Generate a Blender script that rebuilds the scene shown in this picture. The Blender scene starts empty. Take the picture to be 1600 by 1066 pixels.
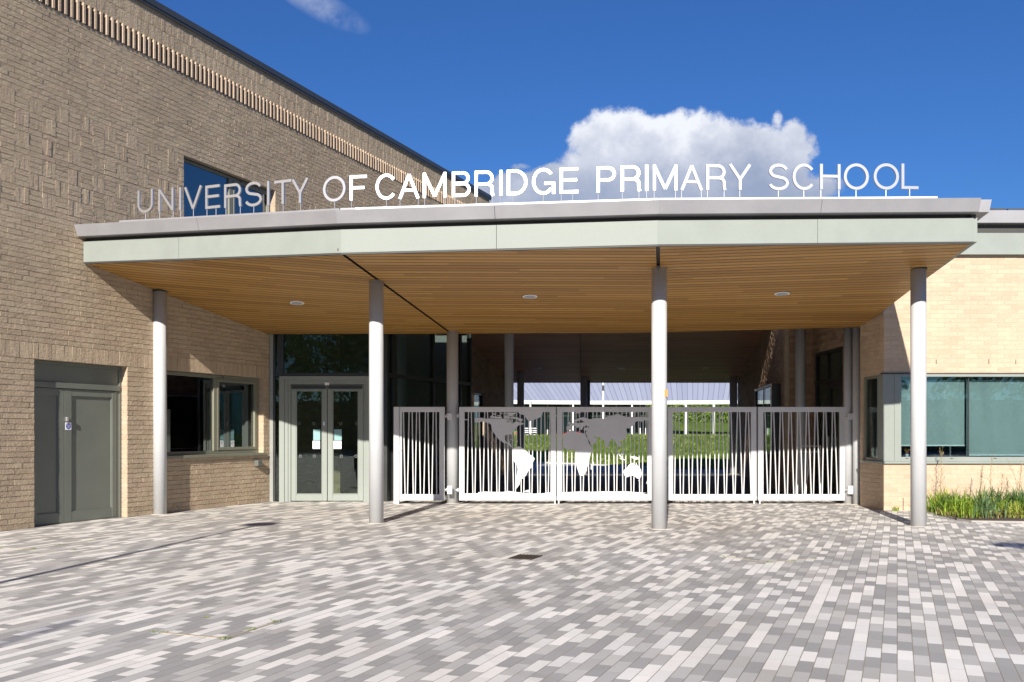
import bpy, bmesh, math, random
from mathutils import Vector, Matrix
random.seed(7)
S = bpy.context.scene
COL = S.collection
R = math.radians
# ------------------------------------------------------------------ camera
HC = 1.35                      # eye height
FPX = 1500.0                   # focal length in pixels of the 1600 px wide photo
HY = 674.5                     # horizon row in the photo
cam = bpy.data.objects.new("camera", bpy.data.cameras.new("camera"))
COL.objects.link(cam)
cam.location = (0, 0, HC)
cam.rotation_euler = (R(90), 0, 0)
cam.data.sensor_width = 36
cam.data.lens = 36 * FPX / 1600
cam.data.shift_y = (HY - 533) / 1600
cam.data.clip_end = 2000
S.camera = cam

# ------------------------------------------------------------------ node helpers
class NT:
    def __init__(s, tree):
        s.t = tree; s.n = tree.nodes; s.l = tree.links
    def new(s, typ, **kw):
        n = s.n.new(typ)
        for k, v in kw.items(): setattr(n, k, v)
        return n
    def put(s, sock, v):
        if hasattr(v, 'is_linked') or isinstance(v, bpy.types.NodeSocket): s.l.new(v, sock)
        else: sock.default_value = v
    def m(s, op, a, b=0.0, c=0.0, clamp=False):
        n = s.new('ShaderNodeMath', operation=op, use_clamp=clamp)
        s.put(n.inputs[0], a); s.put(n.inputs[1], b); s.put(n.inputs[2], c)
        return n.outputs[0]
    def vm(s, op, a, b=(0, 0, 0)):
        n = s.new('ShaderNodeVectorMath', operation=op)
        s.put(n.inputs[0], a); s.put(n.inputs[1], b)
        return n.outputs[0]
    def sep(s, v):
        n = s.new('ShaderNodeSeparateXYZ'); s.put(n.inputs[0], v); return n.outputs
    def comb(s, x, y, z=0.0):
        n = s.new('ShaderNodeCombineXYZ')
        s.put(n.inputs[0], x); s.put(n.inputs[1], y); s.put(n.inputs[2], z); return n.outputs[0]
    def noise(s, vec, scale, detail=3, rough=.55, dist=0):
        n = s.new('ShaderNodeTexNoise'); s.put(n.inputs['Vector'], vec)
        n.inputs['Scale'].default_value = scale; n.inputs['Detail'].default_value = detail
        n.inputs['Roughness'].default_value = rough; n.inputs['Distortion'].default_value = dist
        return n.outputs['Fac']
    def white(s, vec):
        n = s.new('ShaderNodeTexWhiteNoise', noise_dimensions='3D'); s.put(n.inputs['Vector'], vec); return n.outputs['Value']
    def ramp(s, f, stops, interp='LINEAR'):
        n = s.new('ShaderNodeValToRGB'); s.put(n.inputs[0], f)
        cr = n.color_ramp; cr.interpolation = interp
        while len(cr.elements) < len(stops): cr.elements.new(0.5)
        for e, (p, c) in zip(cr.elements, stops):
            e.position = p; e.color = (*c, 1)
        return n.outputs[0]
    def mix(s, f, a, b, blend='MIX'):
        n = s.new('ShaderNodeMix', data_type='RGBA', blend_type=blend)
        s.put(n.inputs[0], f)
        s.put(n.inputs[6], a if not isinstance(a, tuple) else (*a, 1)[:4])
        s.put(n.inputs[7], b if not isinstance(b, tuple) else (*b, 1)[:4])
        return n.outputs[2]
    def bump(s, h, strength=.5, dist=.01, normal=None):
        n = s.new('ShaderNodeBump'); s.put(n.inputs['Height'], h)
        n.inputs['Strength'].default_value = strength; n.inputs['Distance'].default_value = dist
        if normal is not None: s.put(n.inputs['Normal'], normal)
        return n.outputs[0]

# ------------------------------------------------------------------ sun and sky
SUN_SL = .170                   # sideways drift of the sunlight per metre of depth
SUN_T = .48                    # tan of the sun's elevation
el = math.atan(SUN_T)
tosun = Vector((-SUN_SL, -1, 0)).normalized() * math.cos(el); tosun.z = math.sin(el)
sun = bpy.data.objects.new("sun", bpy.data.lights.new("sun", 'SUN'))
COL.objects.link(sun)
sun.data.energy = 5.0
sun.data.angle = R(.53)
sun.data.color = (1, .93, .83)
sun.rotation_euler = tosun.to_track_quat('Z', 'Y').to_euler()

W = bpy.data.worlds.new("World"); S.world = W; W.use_nodes = True
w = NT(W.node_tree); w.n.clear()
sky = w.new('ShaderNodeTexSky', sky_type='NISHITA')
sky.sun_disc = False
sky.sun_elevation = el
sky.sun_rotation = math.atan2(tosun.x, tosun.y)
sky.altitude = 200; sky.air_density = 1.25; sky.dust_density = .25; sky.ozone_density = 3.2
geo = w.new('ShaderNodeTexCoord').outputs['Generated']
X_, Y_, Z_ = w.sep(geo)
az = w.m('ARCTAN2', X_, Y_)
ev = w.m('ARCSINE', Z_)
def azel(px, py):
    a = math.atan((px - 800) / FPX)
    return a, math.atan((HY - py) / math.hypot(FPX, px - 800))
nz = w.noise(geo, 9, 10, .66)
nz2 = w.noise(geo, 34, 8, .66)
field = None
for (cx, cy, rx, ry, amp) in [(972, 236, 78, 58, 1), (1085, 243, 120, 62, 1), (1170, 262, 92, 62, .95), (950, 275, 85, 50, 1), (1070, 290, 150, 50, 1),
                              (1040, 212, 75, 34, .9), (1238, 215, 34, 42, .62), (1215, 185, 14, 22, .6), (770, 306, 60, 20, 1.0), (815, 296, 50, 24, 1.25), (868, 290, 45, 26, 1.4), (905, 300, 50, 26, 1.2), (1000, 290, 150, 36, 1.1),
                              (1200, 300, 110, 26, .8), (1172, 187, 18, 12, .5), (1262, 222, 26, 26, .42), (1250, 240, 40, 40, .55), (815, 262, 30, 12, .5)]:
    a, e = azel(cx, cy)
    dx = w.m('DIVIDE', w.m('SUBTRACT', az, a), rx / FPX)
    dy = w.m('DIVIDE', w.m('SUBTRACT', ev, e), ry / FPX)
    g = w.m('SUBTRACT', amp, w.m('MULTIPLY', w.m('ADD', w.m('MULTIPLY', dx, dx), w.m('MULTIPLY', dy, dy)), .62))
    field = g if field is None else w.m('SMOOTH_MAX', field, g, .25)
fld = w.m('ADD', field, w.m('ADD', w.m('MULTIPLY', w.m('SUBTRACT', nz, .5), 1.7), w.m('MULTIPLY', w.m('SUBTRACT', nz2, .5), .8)))
mask = w.new('ShaderNodeMapRange', interpolation_type='SMOOTHSTEP')
w.put(mask.inputs[0], fld); mask.inputs[1].default_value = .33; mask.inputs[2].default_value = .64
# a thin, half-transparent wisp high on the left
wa_, we_ = azel(505, 12)
wx = w.m('DIVIDE', w.m('SUBTRACT', az, wa_), 75 / FPX); wy = w.m('DIVIDE', w.m('SUBTRACT', w.m('ADD', ev, w.m('MULTIPLY', w.m('SUBTRACT', az, wa_), .32)), we_), 22 / FPX)
wsp = w.m('SUBTRACT', 1.0, w.m('ADD', w.m('MULTIPLY', wx, wx), w.m('MULTIPLY', wy, wy)), clamp=True)
wsp = w.m('MULTIPLY', w.m('MULTIPLY', wsp, w.m('MULTIPLY', w.m('SUBTRACT', w.noise(geo, 22, 8, .6), .34), 3.0, clamp=True)), .42)
mk = w.m('MAXIMUM', mask.outputs[0], wsp)
# lit tops, greyer bellies: cloud colour follows height inside the cloud and its own noise
_, e_lo = azel(1080, 300); _, e_hi = azel(1080, 190)
hgt = w.m('DIVIDE', w.m('SUBTRACT', ev, e_lo), e_hi - e_lo)
cshade = w.m('ADD', w.m('MULTIPLY', hgt, .55), w.m('MULTIPLY', w.m('SUBTRACT', w.noise(geo, 14, 8, .6), .5), 2.0))
ccol = w.ramp(w.m('ADD', cshade, .25), [(0, (2.3, 2.8, 4.0)), (.4, (3.2, 3.6, 4.6)), (.75, (4.7, 5.0, 5.8)), (1, (6.3, 6.5, 7.0))])
skyc = w.mix(1.0, sky.outputs[0], (.185, .365, .68), 'MULTIPLY')
fin = w.mix(mk, skyc, ccol)
bg = w.new('ShaderNodeBackground'); w.put(bg.inputs[0], fin); bg.inputs[1].default_value = .085
w.l.new(bg.outputs[0], w.new('ShaderNodeOutputWorld').inputs[0])
S.view_settings.view_transform = 'Standard'
S.view_settings.look = 'None'
S.view_settings.exposure = .76
S.view_settings.gamma = 1
S.cycles.max_bounces = 12
S.cycles.diffuse_bounces = 8
S.cycles.glossy_bounces = 5
S.cycles.transparent_max_bounces = 12
S.cycles.sample_clamp_indirect = 6

# ------------------------------------------------------------------ materials
MATS = {}
def mat(name, rgb=(.5, .5, .5), rough=.5, metal=0.0, spec=.5, fn=None, coat=0):
    if name in MATS: return MATS[name]
    m_ = bpy.data.materials.new(name); m_.use_nodes = True
    t = NT(m_.node_tree); b = t.n['Principled BSDF']
    b.inputs['Base Color'].default_value = (*rgb, 1)
    b.inputs['Roughness'].default_value = rough
    b.inputs['Metallic'].default_value = metal
    b.inputs['Specular IOR Level'].default_value = spec
    b.inputs['Coat Weight'].default_value = coat
    if fn: fn(t, b)
    MATS[name] = m_
    return m_
def objco(t): return t.new('ShaderNodeTexCoord').outputs['Object']
def painted(t, b):
    # faint dirt, sheen variation and slightly wavy sheet
    co = objco(t); c = b.inputs['Base Color'].default_value[:3]
    n = t.noise(co, 2.3, 5); n2 = t.noise(co, 60, 3)
    f = t.m('ADD', t.m('MULTIPLY', n, .7), t.m('MULTIPLY', n2, .3))
    t.put(b.inputs['Base Color'], t.ramp(f, [(.3, tuple(v * .88 for v in c)), (.7, tuple(min(1, v * 1.05) for v in c))]))
    r0 = b.inputs['Roughness'].default_value
    t.put(b.inputs['Roughness'], t.m('ADD', t.m('MULTIPLY', n, .2), r0 - .1))
    t.put(b.inputs['Normal'], t.bump(n, .25, .01))
def brickfn(cols, bumpd=.006):
    def f(t, b):
        co = objco(t)
        rnd = t.new('ShaderNodeNewGeometry').outputs['Random Per Island']
        big = t.noise(co, .7, 3); fine = t.noise(co, 38, 6, .65)
        mid = t.noise(t.vm('MULTIPLY', co, (1, 1, 2.6)), 13, 4, .6)
        base = t.ramp(t.m('ADD', t.m('MULTIPLY', rnd, .82), t.m('MULTIPLY', t.m('SUBTRACT', big, .5), .7)), cols)
        base = t.mix(t.m('MULTIPLY', fine, .42), base, (.30, .235, .165))
        base = t.mix(1.0, base, t.ramp(t.noise(t.vm('MULTIPLY', co, (1, 1, .35)), 1.1, 6, .65), [(.3, (.88, .87, .86)), (.7, (1.07, 1.05, 1.02))]), 'MULTIPLY')
        lt = t.m('GREATER_THAN', t.noise(co, 21, 3, .7), .66)
        base = t.mix(t.m('MULTIPLY', lt, .35), base, (.56, .47, .36))
        t.put(b.inputs['Base Color'], base)
        b.inputs['Roughness'].default_value = .9
        b.inputs['Specular IOR Level'].default_value = .2
        pit = t.m('SUBTRACT', 1, t.m('SMOOTH_MIN', t.m('DIVIDE', t.noise(co, 26, 3, .7), .36), 1.0, .2))
        h = t.m('ADD', t.m('MULTIPLY', mid, .8), t.m('MULTIPLY', fine, .6))
        h = t.m('SUBTRACT', h, t.m('MULTIPLY', pit, .8))
        t.put(b.inputs['Normal'], t.bump(h, .9, bumpd))
    return f
BR = mat('buff_brick', fn=brickfn([(.05, (.43, .345, .25)), (.35, (.485, .395, .285)), (.6, (.515, .425, .31)), (.8, (.475, .365, .275)), (.97, (.55, .465, .35))], .015))
BR2 = mat('sunlit_cream_brick', fn=brickfn([(.05, (.51, .39, .29)), (.4, (.56, .44, .33)), (.7, (.585, .46, .345)), (.85, (.53, .395, .295)), (.97, (.61, .495, .38))], .010))  # the hall's brick again, coloured paler for sunlit faces
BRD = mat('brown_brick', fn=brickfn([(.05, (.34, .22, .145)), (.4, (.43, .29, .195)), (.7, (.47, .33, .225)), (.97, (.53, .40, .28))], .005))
def mortarfn(t, b):
    co = objco(t)
    t.put(b.inputs['Base Color'], t.ramp(t.noise(co, 25, 5), [(.3, (.33, .27, .205)), (.7, (.44, .365, .28))]))
    t.put(b.inputs['Normal'], t.bump(t.noise(co, 60, 4), .6, .003))
MORT = mat('mortar', rough=.95, spec=.1, fn=mortarfn)
MORT2 = mat('cream_mortar', (.50, .40, .295), .95, fn=painted)
SAGE = mat('sage_panel', (.237, .264, .242), .62, fn=painted)
SAGEF = mat('sage_frame', (.20, .20, .155), .38, fn=painted)
DGREEN = mat('grey_green_door', (.155, .17, .145), .42, fn=painted)
CAPM = mat('zinc_capping', (.285, .285, .30), .55, .25, fn=painted)
DARKGAP = mat('dark_recess', (.045, .045, .042), .6)
DARKMET = mat('dark_mullion', (.022, .024, .024), .35, fn=painted)
COPE = mat('dark_coping', (.05, .055, .065), .4, fn=painted)
ROOFM = mat('roof_membrane', (.25, .25, .26), .8, fn=painted)
WHITEM = mat('white_gate_paint', (.60, .605, .615), .42, fn=painted)
WPAINT = mat('white_paint', (.74, .75, .76), .5, fn=painted)
RAILM = mat('sign_rail_metal', (.72, .73, .75), .5, .2, fn=painted)
def steelfn(t, b):
    co = objco(t)
    n = t.noise(t.vm('MULTIPLY', co, (1, 1, 14)), 40, 3)
    t.put(b.inputs['Roughness'], t.m('ADD', t.m('MULTIPLY', n, .10), .38))
STEEL = mat('brushed_steel', (.62, .62, .64), .44, .93, fn=steelfn)
def colfn(t, b):
    co = objco(t)
    n = t.noise(co, 3, 5); st = t.noise(t.vm('MULTIPLY', co, (7, 7, .5)), 3, 4)
    low = t.m('MULTIPLY', t.m('SUBTRACT', 1.0, t.m('MULTIPLY', t.sep(co)[2], 2.4), clamp=True), t.noise(co, 18, 4))
    c = t.ramp(t.m('ADD', t.m('MULTIPLY', n, .5), t.m('MULTIPLY', st, .5)), [(.3, (.43, .445, .46)), (.7, (.50, .515, .53))])
    t.put(b.inputs['Base Color'], t.mix(t.m('MULTIPLY', low, .35), c, (.42, .37, .31)))
    t.put(b.inputs['Normal'], t.bump(t.noise(co, 120, 2), .08, .002))
COLM = mat('column_paint', (.56, .58, .6), .36, .0, fn=colfn)
BLACK = mat('black', (.02, .02, .02), .5)
INTER = mat('room_interior', (.22, .225, .22), .8)
INTERL = mat('room_interior_pale', (.30, .31, .30), .8)
PAPER = mat('paper', (.82, .83, .86), .7)
INK = mat('printed_ink', (.12, .13, .22), .7)
TEALP = mat('frosted_teal_panel', (.20, .36, .37), .4)
BLUE = mat('safety_blue', (.012, .035, .35), .4)
ORANGE = mat('orange_tape', (.55, .22, .02), .5)
CONC = mat('pale_concrete', (.50, .47, .42), .85, fn=painted)
def glassfn(tint, fl, k=.75):
    def f(t, b):
        tr = t.new('ShaderNodeBsdfTransparent'); tr.inputs[0].default_value = (*tint, 1)
        gl = t.new('ShaderNodeBsdfGlossy'); gl.inputs[0].default_value = (.86, .93, .93, 1); gl.inputs[1].default_value = .0
        t.put(gl.inputs['Normal'], t.bump(t.noise(objco(t), .9, 1), .06, .02))
        fr = t.new('ShaderNodeFresnel'); fr.inputs[0].default_value = 1.7
        mx = t.new('ShaderNodeMixShader')
        t.put(mx.inputs[0], t.m('ADD', t.m('MULTIPLY', fr.outputs[0], k), fl, clamp=True))
        t.l.new(tr.outputs[0], mx.inputs[1]); t.l.new(gl.outputs[0], mx.inputs[2])
        t.l.new(mx.outputs[0], t.n['Material Output'].inputs[0])
    return f
GLASS = mat('tinted_glass', fn=glassfn((.68, .76, .73), .02, .42))
GLASST = mat('dull_transom_glass', fn=glassfn((.60, .70, .64), .015, .16))
GLASSM = mat('mirror_like_window_glass', fn=glassfn((.30, .38, .36), .16, .9))
GLASSC = mat('clear_window_glass', fn=glassfn((.74, .82, .83), .05, .95))
GLASSB = mat('sky_blue_glass', fn=glassfn((.02, .07, .16), .22, .8))  # dark blue tint stands in for the reflected sky
def woodfn(cols, board=.15):
    def f(t, b):
        uv = t.new('ShaderNodeUVMap').outputs[0]
        u, v, _ = t.sep(uv)
        row = t.m('DIVIDE', v, board); ri = t.m('FLOOR', row); fr = t.m('FRACT', row)
        bl = t.m('FLOOR', t.m('ADD', t.m('DIVIDE', u, 2.4), t.m('MULTIPLY', t.white(t.comb(ri, 3.0)), 7)))
        rnd = t.white(t.comb(ri, bl))
        grain = t.noise(t.comb(t.m('MULTIPLY', u, 1.2), t.m('MULTIPLY', v, 40), t.m('MULTIPLY', rnd, 9)), 3, 5, .6)
        f_ = t.m('ADD', t.m('MULTIPLY', rnd, .6), t.m('MULTIPLY', grain, .45))
        c = t.ramp(f_, cols)
        gap = t.m('LESS_THAN', fr, .2)
        c = t.mix(gap, c, tuple(v_ * .35 for v_ in cols[0][1]))
        t.put(b.inputs['Base Color'], c)
        h = t.m('SUBTRACT', 1, gap)
        t.put(b.inputs['Normal'], t.bump(t.m('ADD', h, t.m('MULTIPLY', grain, .08)), .8, .012))
        b.inputs['Roughness'].default_value = .5
    return f
WOOD = mat('larch_soffit', fn=woodfn([(.1, (.30, .145, .03)), (.5, (.42, .222, .052)), (.95, (.52, .295, .08))]))
WOODD = mat('dark_soffit', fn=woodfn([(.1, (.52, .28, .17)), (.5, (.62, .36, .22)), (.95, (.72, .44, .28))], .14))
# block paving laid in long rows that run parallel with the brick hall
PDIR = Vector((.4013, 1)).normalized()
def pavefn(t, b):
    co = objco(t); x, y, _ = t.sep(co)
    u = t.m('ADD', t.m('MULTIPLY', x, PDIR.x), t.m('MULTIPLY', y, PDIR.y))
    v = t.m('SUBTRACT', t.m('MULTIPLY', x, PDIR.y), t.m('MULTIPLY', y, PDIR.x))
    r = t.m('DIVIDE', v, .0895); ri = t.m('FLOOR', r); rf = t.m('FRACT', r)
    off = t.white(t.comb(ri, 11.0))
    L = .268
    uu = t.m('ADD', t.m('DIVIDE', u, L), t.m('ADD', t.m('MULTIPLY', ri, .5), t.m('MULTIPLY', off, .14))); ui = t.m('FLOOR', uu); uf = t.m('FRACT', uu)
    tone = t.white(t.comb(ri, ui, 2.0))
    # the two greys mostly take turns along a row, pale blocks fall in at random
    par = t.m('MODULO', t.m('ABSOLUTE', ui), 2)
    flip = t.m('GREATER_THAN', t.white(t.comb(ui, ri, 5.0)), .78)
    grey = t.m('ABSOLUTE', t.m('SUBTRACT', par, flip))
    pale = t.m('GREATER_THAN', tone, .655)
    tn = t.m('ADD', t.m('MULTIPLY', pale, .9), t.m('MULTIPLY', t.m('SUBTRACT', 1, pale), t.m('ADD', .05, t.m('ADD', t.m('MULTIPLY', grey, .3), t.m('MULTIPLY', t.m('MULTIPLY', grey, flip), .2)))))
    c = t.ramp(tn, [(0, (.345, .342, .335)), (.28, (.475, .468, .452)), (.50, (.425, .414, .40)), (.66, (.72, .706, .675))], 'CONSTANT')
    var = t.white(t.comb(ui, ri, 9.0))
    c = t.mix(1.0, c, t.ramp(var, [(0, (.90, .90, .90)), (1, (1.07, 1.05, 1.03))]), 'MULTIPLY')
    sp = t.noise(co, 260, 3, .8)
    c = t.mix(1.0, c, t.ramp(sp, [(.3, (.78, .78, .78)), (.7, (1.16, 1.16, 1.16))]), 'MULTIPLY')
    st = t.noise(co, .55, 6, .65)
    c = t.mix(1.0, c, t.ramp(st, [(.35, (.88, .86, .84)), (.65, (1.04, 1.04, 1.05))]), 'MULTIPLY')
    tyre = t.m('ABSOLUTE', t.m('SUBTRACT', t.m('FRACT', t.m('MULTIPLY', t.noise(co, .13, 2, .4), 5.0)), .5))
    c = t.mix(t.m('MULTIPLY', t.m('LESS_THAN', tyre, .03), t.m('MULTIPLY', t.noise(co, 6, 4), .16)), c, (.12, .115, .11))
    c = t.mix(t.m('MULTIPLY', t.m('GREATER_THAN', t.noise(co, 30, 2, .5), .73), .3), c, (.13, .12, .11))
    sp2 = t.m('GREATER_THAN', t.noise(co, 5.3, 2, .3), .79)
    c = t.mix(t.m('MULTIPLY', sp2, .25), c, (.16, .14, .11))
    e1 = t.m('MULTIPLY', t.m('MINIMUM', rf, t.m('SUBTRACT', 1, rf)), .0895)
    e2 = t.m('MULTIPLY', t.m('MINIMUM', uf, t.m('SUBTRACT', 1, uf)), L)
    j1 = t.m('LESS_THAN', e1, .0027); j2 = t.m('LESS_THAN', e2, .0010)
    j = t.m('MAXIMUM', j1, j2)
    jc = t.ramp(t.noise(co, 1.3, 4), [(.4, (.17, .15, .125)), (.62, (.27, .22, .15))])
    c = t.mix(t.m('MULTIPLY', j, .85), c, jc)
    t.put(b.inputs['Base Color'], c)
    b.inputs['Roughness'].default_value = .86; b.inputs['Specular IOR Level'].default_value = .3
    h = t.m('ADD', t.m('SUBTRACT', 1, j), t.m('MULTIPLY', sp, .25))
    h = t.m('ADD', h, t.m('MULTIPLY', var, .5))
    t.put(b.inputs['Normal'], t.bump(h, .5, .003))
PAVE = mat('block_paving', fn=pavefn)
def tarfn(t, b):
    co = objco(t)
    t.put(b.inputs['Base Color'], t.ramp(t.noise(co, 90, 4, .8), [(.3, (.06, .058, .056)), (.7, (.11, .105, .10))]))
    t.put(b.inputs['Normal'], t.bump(t.noise(co, 140, 3), .6, .004))
TAR = mat('tarmac', rough=.85, fn=tarfn)
PATHM = mat('grey_path', (.20, .205, .22), .85, fn=painted)
def lawnfn(t, b):
    co = objco(t)
    n = t.m('ADD', t.m('MULTIPLY', t.noise(co, 1.6, 5), .5), t.m('MULTIPLY', t.noise(co, 16, 6, .75), .5))
    t.put(b.inputs['Base Color'], t.ramp(n, [(.3, (.05, .095, .014)), (.5, (.125, .205, .03)), (.7, (.27, .335, .075))]))
    t.put(b.inputs['Normal'], t.bump(t.noise(co, 22, 5, .8), 1, .12))
LAWN = mat('lawn', rough=.9, spec=.1, fn=lawnfn)
def leaffn(c0, c1, trans=True):
    def f(t, b):
        rnd = t.new('ShaderNodeNewGeometry').outputs['Random Per Island']
        t.put(b.inputs['Base Color'], t.ramp(rnd, [(.0, c0), (1, c1)]))
        b.inputs['Roughness'].default_value = .55; b.inputs['Specular IOR Level'].default_value = .3
        td = t.new('ShaderNodeBsdfTranslucent'); t.put(td.inputs[0], t.ramp(rnd, [(0, c0), (1, c1)]))
        mx = t.new('ShaderNodeMixShader'); mx.inputs[0].default_value = .3
        t.l.new(b.outputs[0], mx.inputs[1]); t.l.new(td.outputs[0], mx.inputs[2])
        t.l.new(mx.outputs[0], t.n['Material Output'].inputs[0])
    return f
BLADE = mat('grass_blade', fn=leaffn((.045, .09, .012), (.27, .34, .07)))
BLADE2 = mat('sedge_blade', fn=leaffn((.07, .14, .02), (.36, .46, .06)))
BLADED = mat('dry_blade', fn=leaffn((.16, .10, .05), (.42, .30, .15)))
LEAF = mat('hedge_leaf', fn=leaffn((.07, .15, .015), (.26, .38, .05)))
LEAFD = mat('tree_leaf', fn=leaffn((.02, .05, .01), (.08, .15, .03)))
BARK = mat('bark', (.12, .09, .065), .9, fn=painted)
SOIL = mat('soil', (.06, .042, .03), .95, fn=painted)
PINK = mat('pink_petal', (.55, .06, .09), .6)
def seamfn(t, b):
    # standing seams: lines fan out from the ring's centre; UV x counts seams
    u = t.sep(t.new('ShaderNodeUVMap').outputs[0])[0]
    fr = t.m('FRACT', u)
    ln = t.m('LESS_THAN', fr, .09)
    n = t.white(t.comb(t.m('FLOOR', u), 1.0))
    c = t.ramp(n, [(0, (.28, .305, .385)), (1, (.33, .355, .435))])
    t.put(b.inputs['Base Color'], t.mix(t.m('MULTIPLY', ln, .7), c, (.16, .18, .24)))
    b.inputs['Roughness'].default_value = .4
    t.put(b.inputs['Normal'], t.bump(ln, 1, .04))
SEAM = mat('seamed_zinc_roof', fn=seamfn)
def blindfn(t, b):
    co = objco(t); x, y, z = t.sep(co)
    wv = t.m('MULTIPLY', t.m('SINE', t.m('MULTIPLY', x, 900)), t.m('SINE', t.m('MULTIPLY', z, 900)))
    n = t.noise(t.vm('MULTIPLY', co, (3, 3, .6)), 1.5, 3)
    t.put(b.inputs['Base Color'], t.ramp(n, [(.3, (.30, .335, .33)), (.7, (.35, .39, .38))]))
    b.inputs['Roughness'].default_value = .8
    t.put(b.inputs['Normal'], t.bump(n, .5, .05))
BLIND = mat('roller_blind_cloth', fn=blindfn)

# ------------------------------------------------------------------ mesh helpers
class MB:
    def __init__(s): s.v = []; s.f = []; s.mi = []; s.uv = []
    def face(s, pts, mi=0, uv=None):
        i = len(s.v); s.v += [tuple(p) for p in pts]; s.f.append(tuple(range(i, i + len(pts))))
        s.mi.append(mi); s.uv.append(uv)
    def hexa(s, p, mi=0, skip=()):
        # p: 8 points, 0-3 bottom ring, 4-7 top ring
        i = len(s.v); s.v += [tuple(q) for q in p]
        for k, fc in enumerate([(3, 2, 1, 0), (4, 5, 6, 7), (0, 1, 5, 4), (1, 2, 6, 5), (2, 3, 7, 6), (3, 0, 4, 7)]):
            if k in skip: continue
            s.f.append(tuple(i + q for q in fc)); s.mi.append(mi); s.uv.append(None)
        return s
    def box(s, x0, x1, y0, y1, z0, z1, mi=0):
        return s.hexa([(x0, y0, z0), (x1, y0, z0), (x1, y1, z0), (x0, y1, z0), (x0, y0, z1), (x1, y0, z1), (x1, y1, z1), (x0, y1, z1)], mi)
    def tube(s, a, b, r, n=10, r2=None, mi=0, cap=True):
        a = Vector(a); b = Vector(b); r2 = r if r2 is None else r2
        q = (b - a).normalized(); u = q.orthogonal().normalized(); w_ = q.cross(u)
        i = len(s.v)
        for P_, rr in ((a, r), (b, r2)):
            for k in range(n):
                t = 2 * math.pi * k / n
                s.v.append(tuple(P_ + (u * math.cos(t) + w_ * math.sin(t)) * rr))
        for k in range(n):
            k2 = (k + 1) % n
            s.f.append((i + k, i + k2, i + n + k2, i + n + k)); s.mi.append(mi); s.uv.append(None)
        if cap:
            s.f.append(tuple(i + k for k in reversed(range(n)))); s.mi.append(mi); s.uv.append(None)
            s.f.append(tuple(i + n + k for k in range(n))); s.mi.append(mi); s.uv.append(None)
        return s
    def disc(s, c, r, z0, z1, n=40, mi=0):
        return s.tube((c[0], c[1], z0), (c[0], c[1], z1), r, n, mi=mi)
    def build(s, name, mats, parent=None, bevel=0, smooth=False):
        me = bpy.data.meshes.new(name); me.from_pydata(s.v, [], s.f)
        if not isinstance(mats, (list, tuple)): mats = [mats]
        for m_ in mats: me.materials.append(m_)
        if any(s.mi): me.polygons.foreach_set('material_index', s.mi)
        if any(u is not None for u in s.uv):
            uvl = me.uv_layers.new(name='UVMap')
            for p, u in zip(me.polygons, s.uv):
                if u:
                    for li, q in zip(p.loop_indices, u): uvl.data[li].uv = q
        me.update()
        o = bpy.data.objects.new(name, me); COL.objects.link(o)
        if parent is not None:
            o.parent = parent
            # the mesh is written in world coordinates; undo the parents' placement
            me.transform(Matrix.Translation(-WLOC(parent)))
        if bevel:
            m2 = o.modifiers.new('bevel', 'BEVEL'); m2.width = bevel; m2.segments = 2; m2.limit_method = 'ANGLE'
        if smooth:
            for p in me.polygons: p.use_smooth = len(p.vertices) == 4
        return o
def WLOC(o):
    v = Vector(o.location)
    while o.parent is not None:
        o = o.parent; v += Vector(o.location)
    return v
def tag(o, label=None, cat=None, group=None, kind=None):
    if label: o['label'] = label
    if cat: o['category'] = cat
    if group: o['group'] = group
    if kind: o['kind'] = kind
    return o
def thing(name, label, cat, loc=(0, 0, 0), group=None):
    o = bpy.data.objects.new(name, None); COL.objects.link(o); o.location = loc
    return tag(o, label, cat, group)
def copy_tree(o, loc=None, parent=None):
    c = o.copy(); COL.objects.link(c)
    if parent is not None: c.parent = parent
    if loc is not None: c.location = loc
    for ch in list(o.children): copy_tree(ch, None, c)
    return c
def pt(px, py, d): return Vector(((px - 800) / FPX * d, d, HC + (HY - py) / FPX * d))
class Fr:
    """a vertical plane: s metres along it, o metres out of it, z up"""
    def __init__(s, a, b):
        s.o = Vector((a[0], a[1], 0)); d = Vector((b[0] - a[0], b[1] - a[1], 0)); s.L = d.length; s.u = d.normalized()
        s.n = Vector((s.u.y, -s.u.x, 0))
    def p(s, t, o, z): return s.o + s.u * t + s.n * o + Vector((0, 0, z))
    def box(s, mb, s0, s1, o0, o1, z0, z1, mi=0):
        q = s.p
        mb.hexa([q(s0, o1, z0), q(s1, o1, z0), q(s1, o0, z0), q(s0, o0, z0), q(s0, o1, z1), q(s1, o1, z1), q(s1, o0, z1), q(s0, o0, z1)], mi)
    def at(s, px):
        m_ = (px - 800) / FPX     # where the sight line of column px meets the plane
        return (m_ * s.o.y - s.o.x) / (s.u.x - m_ * s.u.y)

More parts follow.
